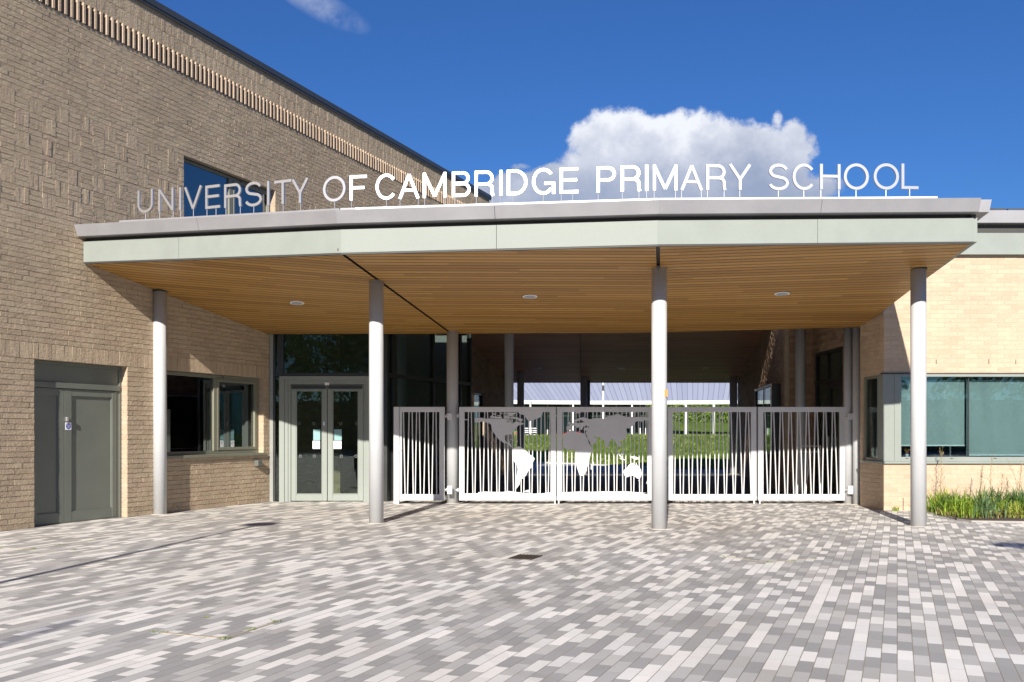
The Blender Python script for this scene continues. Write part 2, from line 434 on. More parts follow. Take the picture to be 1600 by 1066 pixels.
C = .0765                      # one brick course
def bricks(F, s0, s1, z0, z1, holes=(), pattern=None, name='brickwork', m=None, parent=None, jit=.0038, depth=.024):
    """real bricks standing a few mm proud of a mortar sheet, with openings left out"""
    m = m or BR; mb = MB(); jn = .0085
    def emit(a, b, c, d, extra=0):
        for (h0, h1, hz0, hz1) in holes:
            if b <= h0 or a >= h1 or d <= hz0 or c >= hz1: continue
            if a >= h0 and b <= h1 and c >= hz0 and d <= hz1: return
            if c >= hz0 - .02 and d <= hz1 + .02:
                if a < h0 < b and b <= h1 + .3: b = h0
                elif a < h1 < b: a = h1
                else: return
            elif a >= h0 - .02 and b <= h1 + .02:
                if c < hz0 < d: d = hz0
                elif c < hz1 < d: c = hz1
            else:
                if a < h0 < b: b = h0
                elif a < h1 < b: a = h1
                elif c < hz0 < d: d = hz0
                elif c < hz1 < d: c = hz1
        a = max(a, s0); b = min(b, s1); c = max(c, z0); d = min(d, z1)
        if b - a < .02 or d - c < .02: return
        J = lambda k=1.0: random.uniform(-jit, jit) * k
        o = extra * .9 + J(.6)
        a += jn * .2; b -= jn * .2; c += jn / 2; d -= jn / 2
        q = F.p; fr = [(a + J(.7), c + J(.8)), (b + J(.7), c + J(.8)), (b + J(.7), d + J(.8)), (a + J(.7), d + J(.8))]
        fo = [o + J(.35) for _ in range(4)]; lp_ = random.uniform(0, .0035); fo[0] -= lp_ * .2; fo[2] += lp_; fo[3] += lp_
        p = [q(fr[0][0], fo[0], fr[0][1]), q(fr[1][0], fo[1], fr[1][1]), q(fr[1][0], -depth, fr[1][1]), q(fr[0][0], -depth, fr[0][1]),
             q(fr[3][0], fo[3], fr[3][1]), q(fr[2][0], fo[2], fr[2][1]), q(fr[2][0], -depth, fr[2][1]), q(fr[3][0], -depth, fr[3][1])]
        mb.hexa(p, 0, skip=(4,))
    regs = pattern or [(z0, z1, 'run')]
    for (a, b, kind) in regs:
        if kind == 'run':
            k = round(a / C)
            while k * C < b - .01:
                off = (k % 2) * 1.5 * C
                n0 = math.floor((s0 - off) / (3 * C)); x = off + n0 * 3 * C
                while x < s1: emit(x, x + 3 * C, max(a, k * C), min(b, (k + 1) * C)); x += 3 * C
                k += 1
        elif kind == 'sold':
            x = math.floor(s0 / C) * C
            while x < s1: emit(x, x + C, a, b); x += C
        elif kind == 'basket':
            r = 0; zz = a
            while zz < b - .01:
                i = math.floor(s0 / (3 * C))
                while i * 3 * C < s1:
                    x = i * 3 * C
                    if (i + r) % 2:
                        for j in range(3): emit(x + j * C, x + j * C + C, zz, zz + 3 * C, random.uniform(.0, .005))
                    else:
                        for j in range(3): emit(x, x + 3 * C, zz + j * C, zz + (j + 1) * C, random.uniform(0, .004))
                    i += 1
                zz += 3 * C; r += 1
    # mortar bed with the same openings
    sx = sorted({s0, s1, *[h for q in holes for h in q[:2] if s0 < h < s1]})
    zs = sorted({z0, z1, *[h for q in holes for h in q[2:] if z0 < h < z1]})
    for i in range(len(sx) - 1):
        for j in range(len(zs) - 1):
            cs = (sx[i] + sx[i + 1]) / 2; cz = (zs[j] + zs[j + 1]) / 2
            if any(h[0] < cs < h[1] and h[2] < cz < h[3] for h in holes): continue
            F.box(mb, sx[i], sx[i + 1], -.10, -.0085 if m is not BR2 else -.004, zs[j], zs[j + 1], 1)
    return mb.build(name, [m, MORT2 if m is BR2 else MORT], parent)

# ================================================================== SETTING: ground
def sheet(name, pts, z, m):
    mb = MB(); mb.face([(x, y, z) for x, y in pts]); o = mb.build(name, m); o['kind'] = 'structure'; return o
sheet('terrain', [(-600, -600), (600, -600), (600, 900), (-600, 900)], -.03, mat('field_grass', (.10, .16, .04), .95, fn=lawnfn))
sheet('paving', [(-40, -30), (40, -30), (40, 20.2), (-40, 20.2)], 0, PAVE)
sheet('passage_floor', [(-4, 20.2), (9, 20.2), (9, 31.2), (-4, 31.2)], 0, TAR)
sheet('path', [(-14, 31.2), (22, 31.2), (22, 44), (-14, 44)], -.004, PATHM)
sheet('painted_sun_strip', [(-1, 31.2), (7.6, 31.2), (7.6, 31.42), (-1, 31.42)], .004, CONC)  # pale strip painted across the floor as the band of sunlight

def sm(t): t = max(0, min(1, t)); return t * t * (3 - 2 * t)
def edge_d(X): return 41.6 - 7.0 * sm((X - .5) / 6.5)
def hmound(X, d):
    e = edge_d(X)
    h = 1.12 * sm((d - e) / 8.5) if d > e else 0
    return h - .7 * sm((d - 50) / 4) + 1.55 * sm((d - 58) / 14) * sm((X - 2) / 5)
def lawn():
    mb = MB(); nx, ny = 60, 70; g = {}
    for i in range(nx + 1):
        X = -14 + 44 * i / nx
        for j in range(ny + 1):
            t = j / ny; d = edge_d(X) + .01 + (90 - edge_d(X)) * t ** 1.6
            g[i, j] = (X, d, .03 + hmound(X, d) + .03 * math.sin(X * 2.1 + d) * (t > .02))
    for i in range(nx):
        for j in range(ny): mb.face([g[i, j], g[i + 1, j], g[i + 1, j + 1], g[i, j + 1]])
    o = mb.build('lawn', LAWN); o['kind'] = 'structure'
    for p in o.data.polygons: p.use_smooth = True
    kb = MB()
    for i in range(nx):
        X0, X1 = g[i, 0][0], g[i + 1, 0][0]
        if X0 > 5.5: break
        kb.hexa([(X0, edge_d(X0) - .28, -.02), (X1, edge_d(X1) - .28, -.02), (X1, edge_d(X1), -.02), (X0, edge_d(X0), -.02),
                 (X0, edge_d(X0) - .28, .05), (X1, edge_d(X1) - .28, .05), (X1, edge_d(X1), .05), (X0, edge_d(X0), .05)])
    k = kb.build('kerb', CONC); k['kind'] = 'structure'
    sheet('garden_path', [(5.5, 55.6), (24, 55.6), (24, 57), (5.5, 57)], 0.96, CONC)
    tb = MB()
    for k in range(16000):
        X = random.uniform(-4, 14); d = edge_d(X) + 14 * random.random() ** 1.4
        z = .02 + hmound(X, d); h = random.uniform(.05, .13); a = random.random() * 6.28; w_ = random.uniform(.015, .035)
        lx, ly = random.uniform(-.06, .06), random.uniform(-.06, .06)
        tb.face([(X - w_ * math.cos(a), d - w_ * math.sin(a), z), (X + w_ * math.cos(a), d + w_ * math.sin(a), z), (X + lx, d + ly, z + h)])
    tag(tb.build('grass', BLADE), 'short mown grass blades on the green mound beyond the passage', 'grass', kind='stuff')
lawn()

# ================================================================== brick hall on the left
HALL = Fr((-6.91, 12.96), (-6.91 + 16.76 * .3724, 12.96 + 16.76 * .9281))
hs = HALL.at
hall = thing('brick_hall', 'tall tan brick hall on the left with a basket-weave brick band and dark coping', 'building', tuple(HALL.p(0, 0, 0)))
ZB0, ZB1 = 59 * C, 79 * C
ZD = 31 * C
dL0, dL1 = hs(53.5), hs(199)
wL0, wL1 = hs(256), hs(412)
uW0, uW1 = hs(287), hs(430)
holes = [(dL0, dL1, 0, ZD), (wL0, wL1, 12 * C, ZD), (uW0, uW1, ZB0, ZB1)]
pat = [(0, ZD, 'run'), (ZD, ZD + 3 * C, 'sold'), (ZD + 3 * C, ZB0, 'run'),
       (ZB0, ZB0 + 9 * C, 'basket'), (ZB0 + 9 * C, ZB0 + 10 * C, 'run'), (ZB0 + 10 * C, ZB0 + 13 * C, 'basket'),
       (ZB0 + 13 * C, ZB0 + 14 * C, 'run'), (ZB0 + 14 * C, ZB1, 'basket'), (ZB1, 97 * C, 'run')]
bricks(HALL, -8, 16.76, 0, 97 * C, holes, pat, 'wall', BR, hall)
bricks(HALL, -8, 16.76, 101 * C, 108 * C, (), [(101 * C, 104 * C, 'sold'), (104 * C, 107 * C, 'sold'), (107 * C, 108 * C, 'run')], 'parapet_brickwork', BR, hall)
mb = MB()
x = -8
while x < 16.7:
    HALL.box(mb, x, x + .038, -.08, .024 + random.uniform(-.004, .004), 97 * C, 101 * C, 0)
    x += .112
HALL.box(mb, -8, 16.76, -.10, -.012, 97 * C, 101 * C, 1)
mb.build('dentil_band', [BR2, mat('shaded_recess_brick', (.10, .07, .05), .9, fn=painted)], hall)  # shade between the dentils put into the backing colour; fins in sunlit cream
mb = MB()
HALL.box(mb, -16, 16.82, -.5, .045, 108 * C + .001, 108 * C + .105)
HALL.box(mb, -16, 16.80, .02, .035, 108 * C - .05, 108 * C)
mb.build('coping', COPE, hall, bevel=.006)
mb = MB()   # the block behind the brick skin, up to the roof
q = HALL.p
for (s0, s1, z0, z1) in [(-16, 6.0, 0, 108 * C), (6.0, 16.7, 3.35, 108 * C)]:
    b0, b1 = q(s0, -.62, 0), q(s1, -.62, 0)
    mb.hexa([(b0.x, b0.y, z0), (b1.x, b1.y, z0), (b1.x - 9, b1.y, z0), (b0.x - 9, b0.y, z0),
             (b0.x, b0.y, z1), (b1.x, b1.y, z1), (b1.x - 9, b1.y, z1), (b0.x - 9, b0.y, z1)])
mb.build('core', mat('hall_core', (.13, .11, .09), .9, fn=painted), hall)
mb = MB()
HALL.box(mb, 16.70, 16.752, -9, -.11, 0, 108 * C); HALL.box(mb, -16, -8.001, -.60, -.02, 0, 108 * C - .07); HALL.box(mb, -16, 16.69, -.60, -.11, 108 * C - .06, 108 * C - .001)
mb.build('end_wall', mat('hall_end_brick', (.42, .32, .22), .9, fn=painted), hall)
def jamb(F, s, z0, z1, side, depth=.13, m=BR):
    a, b = F.p(s, -depth, 0), F.p(s, -.012, 0)
    G = Fr(a, b) if side > 0 else Fr(b, a)
    bricks(G, 0, depth - .012, z0, z1, (), None, 'reveal', m, hall, jit=.0015)
for (s, z0, z1) in [(dL1, 0, ZD), (wL1, 12 * C, ZD), (uW1, ZB0, ZB1)]: jamb(HALL, s, z0, z1, 1)
for (s, z0, z1) in [(dL0, 0, ZD), (wL0, 12 * C, ZD), (uW0, ZB0, ZB1)]: jamb(HALL, s, z0, z1, -1)

def rect_frame(F, mb, s0, s1, z0, z1, o0, o1, w_, wb=None, wt=None, mi=0, wl=None):
    wl = wl or w_
    wb = w_ if wb is None else wb; wt = w_ if wt is None else wt
    F.box(mb, s0, s0 + wl, o0, o1, z0, z1, mi); F.box(mb, s1 - w_, s1, o0, o1, z0, z1, mi)
    F.box(mb, s0 + wl, s1 - w_, o0, o1 - .002, z0, z0 + wb, mi); F.box(mb, s0 + wl, s1 - w_, o0, o1 - .002, z1 - wt, z1, mi)
def pane(F, par, s0, s1, z0, z1, o, m=None, name='pane'):
    mb = MB(); F.box(mb, s0, s1, o - .012, o, z0, z1); return mb.build(name, m or GLASS, par)
def window(F, par, s0, s1, z0, z1, o, mull=(), fm=None, gm=None, w_=.055, depth=.06, name='window'):
    mb = MB(); rect_frame(F, mb, s0, s1, z0, z1, o - depth, o, w_)
    for (a, b) in mull: F.box(mb, a, b, o - depth, o + .004, z0 + w_, z1 - w_)
    wn = mb.build(name, fm or SAGEF, par, bevel=.004)
    ed = [s0 + w_] + [v for ab in mull for v in ab] + [s1 - w_]
    for k in range(0, len(ed), 2): pane(F, wn, ed[k], ed[k + 1], z0 + w_, z1 - w_, o - .03, gm)
    return wn
# --- double door (leaf and a half) with a solid panel over it
OD = -.115
mb = MB()
F = HALL
rect_frame(F, mb, dL0, dL1, 0.0, ZD, OD - .06, OD, .05, wb=.012)
zt0, zt1 = 1.985, 2.065
F.box(mb, dL0 + .05, dL1 - .05, OD - .06, OD + .014, zt0, zt1)
F.box(mb, dL0 + .05, dL1 - .05, OD - .05, OD - .02, zt1, ZD - .05)
F.box(mb, dL1 - .10, dL1 - .05, OD - .06, OD - .01, .012, zt0)
dd = mb.build('double_door', DGREEN, hall, bevel=.004)
sm_ = hs(110)
for (a, b, pa, pb) in [(dL0 + .055, sm_ - .004, .06, .10), (sm_ + .004, dL1 - .105, .13, .085)]:
    mb = MB()
    F.box(mb, a, b, OD - .055, OD - .028, .014, zt0 - .006)
    rect_frame(F, mb, a, b, .015, zt0 - .007, OD - .03, OD - .004, .09, wb=.15, wt=.1)
    F.box(mb, a, a + pa, OD - .03, OD - .0035, .016, zt0 - .008); F.box(mb, b - pb, b, OD - .03, OD - .003, .016, zt0 - .008)
    rect_frame(F, mb, a + max(pa, .09), b - max(pb, .09), .165, zt0 - .107, OD - .028, OD - .016, .014)
    lf = mb.build('door_leaf', DGREEN, dd, bevel=.003)
mb = MB(); F.box(mb, sm_ + .012, sm_ + .05, OD - .003, OD + .035, 1.50, 1.565); mb.build('lock', STEEL, lf, bevel=.004)
# sign: white plate with blue mandatory disc, three lines of white text
def disc_on(F, mb, s, z, r, o0, o1, n=28):
    for k in range(n):
        a0, a1 = 2 * math.pi * k / n, 2 * math.pi * (k + 1) / n
        p0 = F.p(s, o1, z); pa = F.p(s + r * math.cos(a0), o1, z + r * math.sin(a0)); pb = F.p(s + r * math.cos(a1), o1, z + r * math.sin(a1))
        mb.face([p0, pa, pb])
def text_mesh(txt, size=1.0, extrude=.0, bold=0.0):
    cu = bpy.data.curves.new('txt', 'FONT'); cu.body = txt; cu.size = size; cu.extrude = extrude; cu.offset = bold
    cu.resolution_u = 10; cu.align_x = 'CENTER'
    o = bpy.data.objects.new('txt', cu); COL.objects.link(o)
    dg = bpy.context.evaluated_depsgraph_get(); me = bpy.data.meshes.new_from_object(o.evaluated_get(dg))
    bpy.data.objects.remove(o); bpy.data.curves.remove(cu)
    return me
def text_on(F, s, o, z, txt, size, m, par, name='lettering', extrude=.0006, wfit=None, bold=0):
    me = text_mesh(txt, size, extrude, bold)
    xs = [v.co.x for v in me.vertices]; k = 1
    if wfit: k = wfit / (max(xs) - min(xs))
    for v in me.vertices:
        x, y, zz = v.co; v.co = F.p(s + x * k, o + zz, z + y) - WLOC(par)
    me.materials.clear(); me.materials.append(m)
    ob = bpy.data.objects.new(name, me); COL.objects.link(ob); ob.parent = par; return ob
mb = MB(); F.box(mb, sm_ + .018, sm_ + .125, OD - .003, OD, 1.375, 1.485); sg = mb.build('sign_plate', PAPER, lf)
tag(sg, 'small white plate with a blue round fire door notice')
mb = MB(); disc_on(F, mb, sm_ + .0715, 1.43, .043, 0, OD + .0015); mb.build('disc', BLUE, sg)
for k, tx in enumerate(['Fire door', 'Keep', 'locked']):
    text_on(F, sm_ + .0715, OD + .0025, 1.441 - k * .017, tx, .016, PAPER, sg)
# --- ground floor window, sill and vent
wn = window(F, hall, wL0, wL1 - .012, 12 * C + .03, ZD - .005, -.115, [(hs(342), hs(346.5))], w_=.06, gm=GLASSM)
mb = MB(); a_, b_ = hs(347), wL1 - .075
rect_frame(F, mb, a_, b_, 12 * C + .092, ZD - .067, -.16, -.105, .055)
mb.build('casement', SAGEF, wn, bevel=.004)
mb = MB(); F.box(mb, hs(354.5), hs(357), -.105, -.10, ZD - .045, ZD - .025); mb.build('trickle_vent', BLACK, wn)
mb = MB(); F.box(mb, wL0, wL1 + .03, -.16, .05, 12 * C - .018, 12 * C + .03); mb.build('sill', SAGEF, hall, bevel=.004)
mb = MB(); F.box(mb, hs(397), hs(404), .005, .09, .70, .81); mb.build('vent_box', mat('grey_plastic', (.12, .125, .115), .5), hall, bevel=.008)
# --- upper window
wu = window(F, hall, uW0, uW1 - .01, ZB0 + .02, ZB1 - .005, -.115, [(hs(366), hs(372))], gm=GLASSB, w_=.05)
mb = MB(); rect_frame(F, mb, hs(372) + .01, uW1 - .06, ZB0 + .07, ZB1 - .055, -.15, -.105, .04); mb.build('casement', SAGEF, wu, bevel=.004)
mb = MB(); F.box(mb, hs(382), hs(385), -.105, -.10, ZB1 - .045, ZB1 - .025); mb.build('trickle_vent', BLACK, wu)

# ================================================================== glazed entrance lobby
DF = 18.5
lob = thing('entrance_lobby', 'glazed entrance lobby with sage green double doors beside the brick hall', 'building', (-3.6, DF, 0))
def fx(px, d=DF): return (px - 800) / FPX * d
def fz(py, d=DF): return HC + (HY - py) / FPX * d
XL, XR = fx(421), fx(605)
FL = Fr((XL, DF), (XR, DF))
def lx(px): return fx(px) - XL
zt = fz(520) + .02
mb = MB()
FL.box(mb, 0, .07, -.10, 0, 0, zt)
mb.build('end_post', mat('aluminium_trim', (.27, .28, .26), .35, .3, fn=painted), lob, bevel=.003)
mb = MB()
FL.box(mb, .072, .11, -.10, -.01, 0, zt)
FL.box(mb, lx(433), lx(443), -.10, -.004, fz(587), zt)
FL.box(mb, .112, XR - XL - .03, -.10, -.006, fz(588) + .0, fz(583))
FL.box(mb, XR - XL - .09, XR - XL, -.10, .003, 0, zt)
mb.build('mullion', DARKMET, lob, bevel=.003)
pane(FL, lob, .11, lx(433), fz(583), zt, -.03, GLASST); pane(FL, lob, lx(443), XR - XL - .09, fz(583), zt, -.03, GLASST)
pane(FL, lob, .11, lx(437), 0.02, fz(588), -.03)
pane(FL, lob, lx(579), XR - XL - .09, 0.02, fz(588), -.03)
mb = MB()
FL.box(mb, lx(437), lx(445), -.12, .055, 0, fz(588)); FL.box(mb, lx(445), lx(450.5), -.11, .03, 0, fz(594)); FL.box(mb, lx(450.5), lx(454.5), -.10, .012, 0, fz(600))
FL.box(mb, lx(568), lx(572), -.10, .012, 0, fz(600)); FL.box(mb, lx(572), lx(579), -.11, .05, 0, fz(588))
FL.box(mb, lx(445), lx(572), -.12, .053, fz(594), fz(588)); FL.box(mb, lx(450.5), lx(572), -.11, .028, fz(601), fz(594))
dfm = mb.build('entrance_door_frame', SAGE, lob, bevel=.004)
zl = fz(602)
for (a, b) in [(455, 511), (512, 567.5)]:
    mb = MB(); a_, b_ = lx(a), lx(b)
    rect_frame(FL, mb, a_, b_, .015, zl, -.05, 0, .09, wb=.12, wt=.10)
    rect_frame(FL, mb, a_ + .09, b_ - .09, .135, zl - .10, -.04, -.008, .018)
    lf = mb.build('entrance_door', SAGE, lob, bevel=.004)
    pane(FL, lf, a_ + .1, b_ - .1, .14, zl - .11, -.022)
    mb = MB(); FL.box(mb, a_ + .02, b_ - .02, .0, .05, zl - .075, zl - .02); mb.build('door_closer', DARKMET, lf, bevel=.006)
    for pxr, pyr in ([(467, 662), (490, 662), (469, 713), (491, 713)] if a == 455 else [(532, 662), (557, 662), (533, 713), (556, 713)]):
        mb = MB(); s_, z_ = lx(pxr), fz(pyr); n = 20
        for k in range(n):
            t0, t1 = 6.2832 * k / n, 6.2832 * (k + 1) / n
            mb.face([FL.p(s_ + r_ * math.cos(t), -.019, z_ + r_ * math.sin(t)) for r_, t in ((.022, t0), (.028, t0), (.028, t1), (.022, t1))])
        mb.build('marker_ring', mat('frost_marking', (.22, .24, .24), .6), lf)
    for (x0, x1) in ([(488.2, 499.6)] if a == 455 else [(521, 533.2)]):
        mb = MB(); FL.box(mb, lx(x0), lx(x1), -.019, -.016, fz(701.5), fz(689)); pp = mb.build('notice', PAPER, lf)
        cx_ = (lx(x0) + lx(x1)) / 2
        for (dz_, ww) in [(.118, .10), (.096, .11), (.066, .05)]:
            mb = MB(); FL.box(mb, cx_ - ww / 2, cx_ + ww / 2, -.016, -.0152, fz(701.5) + dz_, fz(701.5) + dz_ + .009); mb.build('text_line', INK, pp)
        mb = MB(); FL.box(mb, lx(x0 + 1), lx(x1 + .4), -.019, -.017, fz(688), fz(671)); mb.build('poster', TEALP, lf)
    if a == 455:
        mb = MB(); FL.box(mb, b_ - .075, b_ - .04, 0, .012, fz(665), fz(659)); mb.build('lock', STEEL, lf)
mb = MB(); FL.box(mb, lx(508), lx(515), 0, .05, fz(602), fz(598)); mb.build('sensor', WPAINT, lob)
# side glazing, parallel with the hall wall
SG = Fr((XR, DF), (XR + .4013 * 3.67, DF + 3.67))
ss = SG.at
zt2 = 3.62
mb = MB()
for (a, b) in [(.004, .07), (ss(614), ss(618.5)), (ss(678), ss(680)), (ss(720), ss(722)), (SG.L - .05, SG.L)]: SG.box(mb, a, b, -.1, .0, 0, zt2)
SG.box(mb, .07, SG.L - .05, -.1, .012, HC + 1.06, HC + 1.13)
mb.build('mullion', DARKMET, lob, bevel=.003)
pr = [.07, ss(614), ss(618.5), ss(678), ss(680), ss(720), ss(722), SG.L - .05]
for k in range(0, len(pr), 2):
    pane(SG, lob, pr[k], pr[k + 1], .02, HC + 1.06, -.03); pane(SG, lob, pr[k], pr[k + 1], HC + 1.13, zt2, -.03)
# inside of the lobby
mb = MB()
mb.box(XL + .02, -1.9, DF + .02, 22.2, 3.63, 3.69)
mb.box(XL + .3, -1.0, 22.3, 22.4, 0, 3.58)
mb.build('inner_wall', INTER, lob)
mb = MB(); mb.face([(XL, DF, .006), (XR, DF, .006), (-.96, 22.2, .006), (-3.2, 22.2, .006)]); mb.build('lobby_floor', mat('lobby_floor', (.30, .29, .28), .35), lob)
mb = MB(); mb.box(-3.35, -2.75, 21.0, 21.5, 0, 1.05); mb.box(-3.40, -2.70, 20.95, 21.55, 1.052, 1.09, 1); mb.build('reception_desk', [BRD, CONC], lob, bevel=.01)
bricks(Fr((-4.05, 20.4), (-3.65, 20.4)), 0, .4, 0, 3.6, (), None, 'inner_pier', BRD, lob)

# ================================================================== entrance canopy
FP = [(-6.37, 14.29, 2.52), (-2.243, 12.6, 2.343), (1.845, 12.15, 2.365), (5.97, 12.42, 2.455)]
RP = [(-4.70, 18.46, 1.875), (-1.15, 18.30, 1.865), (2.79, 18.05, 1.865), (6.40, 17.55, 1.91)]
FP = [Vector((a, b, c + HC)) for a, b, c in FP]; RP = [Vector((a, b, c + HC)) for a, b, c in RP]
can = thing('entrance_canopy', 'wide faceted entrance canopy with timber soffit, sage fascia and grey metal capping', 'canopy', (0, 13, 3.6))
ND = []                        # outward plan normals of the three front facets
for i in range(3):
    d_ = FP[i + 1] - FP[i]; ND.append(Vector((d_.y, -d_.x, 0)).normalized())
def mitre(i):
    if i == 0: return ND[0]
    if i == 3: return ND[2]
    v = (ND[i - 1] + ND[i]).normalized(); return v / v.dot(ND[i])
MV = [mitre(i) for i in range(4)]
# the hall wall cuts facet 0: slide the end along the wall
soff_tris = []
for i in range(3):
    mb = MB(); N = 10
    def bl(u, v): return (FP[i] * (1 - u) + FP[i + 1] * u) * (1 - v) + (RP[i] * (1 - u) + RP[i + 1] * u) * v
    e = .006
    for a in range(N):
        for b in range(N):
            u0, u1 = a / N, (a + 1) / N
            if i > 0 and a == 0: u0 += e
            if i < 2 and a == N - 1: u1 -= e
            q4 = [bl(u0, b / N), bl(u1, b / N), bl(u1, (b + 1) / N), bl(u0, (b + 1) / N)]
            mb.face([q4[0], q4[3], q4[2], q4[1]], uv=[(q4[k].x, q4[k].y + .04 * q4[k].x * (i - 1)) for k in (0, 3, 2, 1)])
            soff_tris.append((q4, i))
    mb.build('soffit', WOOD, can)
mb = MB()                      # dark joints and the deck over the boards
for i in (1, 2):
    a, b = FP[i], RP[i]; w_ = Vector((.05, 0, 0)); up = Vector((0, 0, .03))
    mb.hexa([a - w_ + up, a + w_ + up, b + w_ + up, b - w_ + up, a - w_ + up * 2, a + w_ + up * 2, b + w_ + up * 2, b - w_ + up * 2])
mb.build('soffit_joint', BLACK, can)
def band(name, m, z0, z1, o0, o1, t=.03, cuts=(), ends=True, otop=None):
    """a strip along the three facets; z relative to the fascia foot, o0/o1 = offset out of the facet"""
    otop = o1 if otop is None else otop
    mb = MB(); V3 = Vector((0, 0, 1))
    for i in range(3):
        A, B = FP[i], FP[i + 1]; L = (B - A).length
        ts = [0.0] + [c for k, c in cuts if k == i] + [1.0]
        for k in range(len(ts) - 1):
            t0 = ts[k] + (0.0022 / L if k else 0); t1 = ts[k + 1] - (.0022 / L if k < len(ts) - 2 else 0)
            def P_(t, o, z): return A * (1 - t) + B * t + (MV[i] * (1 - t) + MV[i + 1] * t) * o + V3 * z
            mb.hexa([P_(t0, o1, z0), P_(t1, o1, z0), P_(t1, o0, z0), P_(t0, o0, z0), P_(t0, otop, z1), P_(t1, otop, z1), P_(t1, o0, z1), P_(t0, o0, z1)])
    return mb.build(name, m, can, bevel=.002)
band('fascia_foot', DARKGAP, -.022, .0, -.03, .006)
band('fascia', SAGE, 0.001, .31, -.02, .012, cuts=[(0, .40), (1, .5), (2, .5)])
band('shadow_gap', DARKGAP, .311, .36, -.12, -.045)
band('capping', CAPM, .361, .525, -.10, .13, otop=.185, cuts=[(0, .5), (1, .5), (2, .5)])
mb = MB()
for i in range(3):
    z = Vector((0, 0, .50)); A, B = FP[i] + z - MV[i] * .08, FP[i + 1] + z - MV[i + 1] * .08
    Cc, Dd = RP[i + 1] + Vector((0, .9, .55)), RP[i] + Vector((0, .9, .55))
    mb.hexa([A - Vector((0, 0, .05)), B - Vector((0, 0, .05)), Cc - Vector((0, 0, .05)), Dd - Vector((0, 0, .05)), A, B, Cc, Dd])
mb.build('roof_sheet', ROOFM, can)
mb = MB()                      # right-hand return of the fascia, and its capping
A, B = FP[3], RP[3] + Vector((0, .5, 0)); sx = Vector((.05, 0, 0))
mb.hexa([A - sx, A + sx, B + sx, B - sx] + [p + Vector((0, 0, .31)) for p in (A - sx, A + sx, B + sx, B - sx)])
mb.build('side_fascia', SAGE, can)
mb = MB(); A2 = A + MV[3] * .1
mb.hexa([p + Vector((0, 0, .363)) for p in (A2 - sx, A2 + sx * 3, B + sx * 3, B - sx)] + [p + Vector((0, 0, .523)) for p in (A2 - sx, A2 + sx * 3.6, B + sx * 3.6, B - sx)])
mb.build('side_capping', CAPM, can)
mb = MB(); mb.hexa([A - sx * .6 + Vector((0, 0, .30)), A + sx * .6 + Vector((0, 0, .30)), B + sx * .6 + Vector((0, 0, .30)), B - sx * .6 + Vector((0, 0, .30)), A - sx * .6 + Vector((0, 0, .37)), A + sx * .6 + Vector((0, 0, .37)), B + sx * .6 + Vector((0, 0, .37)), B - sx * .6 + Vector((0, 0, .37))])
mb.build('side_gap', DARKGAP, can)
mb = MB()                      # upstand that closes the back of the canopy
for i in range(3):
    a, b = RP[i], RP[i + 1]; y = Vector((0, .05, 0)); h = Vector((0, 0, .62))
    mb.hexa([a, b, b + y, a + y, a + h, b + h, b + h + y, a + h + y])
mb.build('rear_upstand', DARKMET, can)
def soffit_hit(px, py):
    best = None; D_ = Vector(((px - 800) / FPX, 1, (HY - py) / FPX)); O_ = Vector((0, 0, HC))
    from mathutils.geometry import intersect_ray_tri
    for q4, i in soff_tris:
        for t3 in ((q4[0], q4[1], q4[2]), (q4[0], q4[2], q4[3])):
            h = intersect_ray_tri(t3[0], t3[1], t3[2], D_, O_, True)
            if h: return h, i
    return O_ + D_ * 15, 1
def downlight(par, c, r, slope=0.0, slx=0.0):
    ax = Vector((slx, slope, 1)).normalized()
    mb = MB(); mb.tube(c + ax * .02, c - ax * .012, r, 36)
    d_ = mb.build('downlight', mat('light_rim', (.85, .84, .82), .4), par, bevel=.003)
    mb = MB(); mb.tube(c - ax * .0125, c - ax * .015, r * .78, 36); mb.build('diffuser', mat('light_diffuser', (.42, .44, .48), .3), d_)
    mb = MB(); mb.tube(c + ax * .02, c - ax * .003, r * 1.07, 36); mb.build('cut_out', BLACK, d_)
for (px, py) in [(464, 473), (828, 463), (1222, 458.5)]:
    h, i = soffit_hit(px, py); downlight(can, h, .118, .09 if i else .13)

# ---- columns
def column(name, label, px, d, r, ztop, group=None, wide=True):
    X = (px - 800) / FPX * d
    t = thing(name, label, 'column', (X, d, 0), group)
    mb = MB(); mb.tube((X, d, 0), (X, d, ztop), r, 56); mb.build('shaft', COLM, t, smooth=True)
    mb = MB(); mb.tube((X, d, -.01), (X, d, .006), r + .035, 40); mb.build('mortar_collar', CONC, t)
    if wide:
        mb = MB(); mb.tube((X, d, ztop - .16), (X, d, ztop - .155), r + .0006, 40); mb.build('joint_line', DARKGAP, t)
    return t
G1 = 'round grey-white columns under the canopy edge'
def ztop_at(px, py): return HC + .0
cols = [(250, 15.68, 'column in front of the ground floor window, leftmost under the canopy'),
        (588, 14.17, 'column in front of the entrance doors, second from the left under the canopy edge'),
        (1030, 13.34, 'column with an orange tape mark, between the map gates and the plain gates'),
        (1435, 13.69, 'column in front of the right wing window, rightmost under the canopy')]
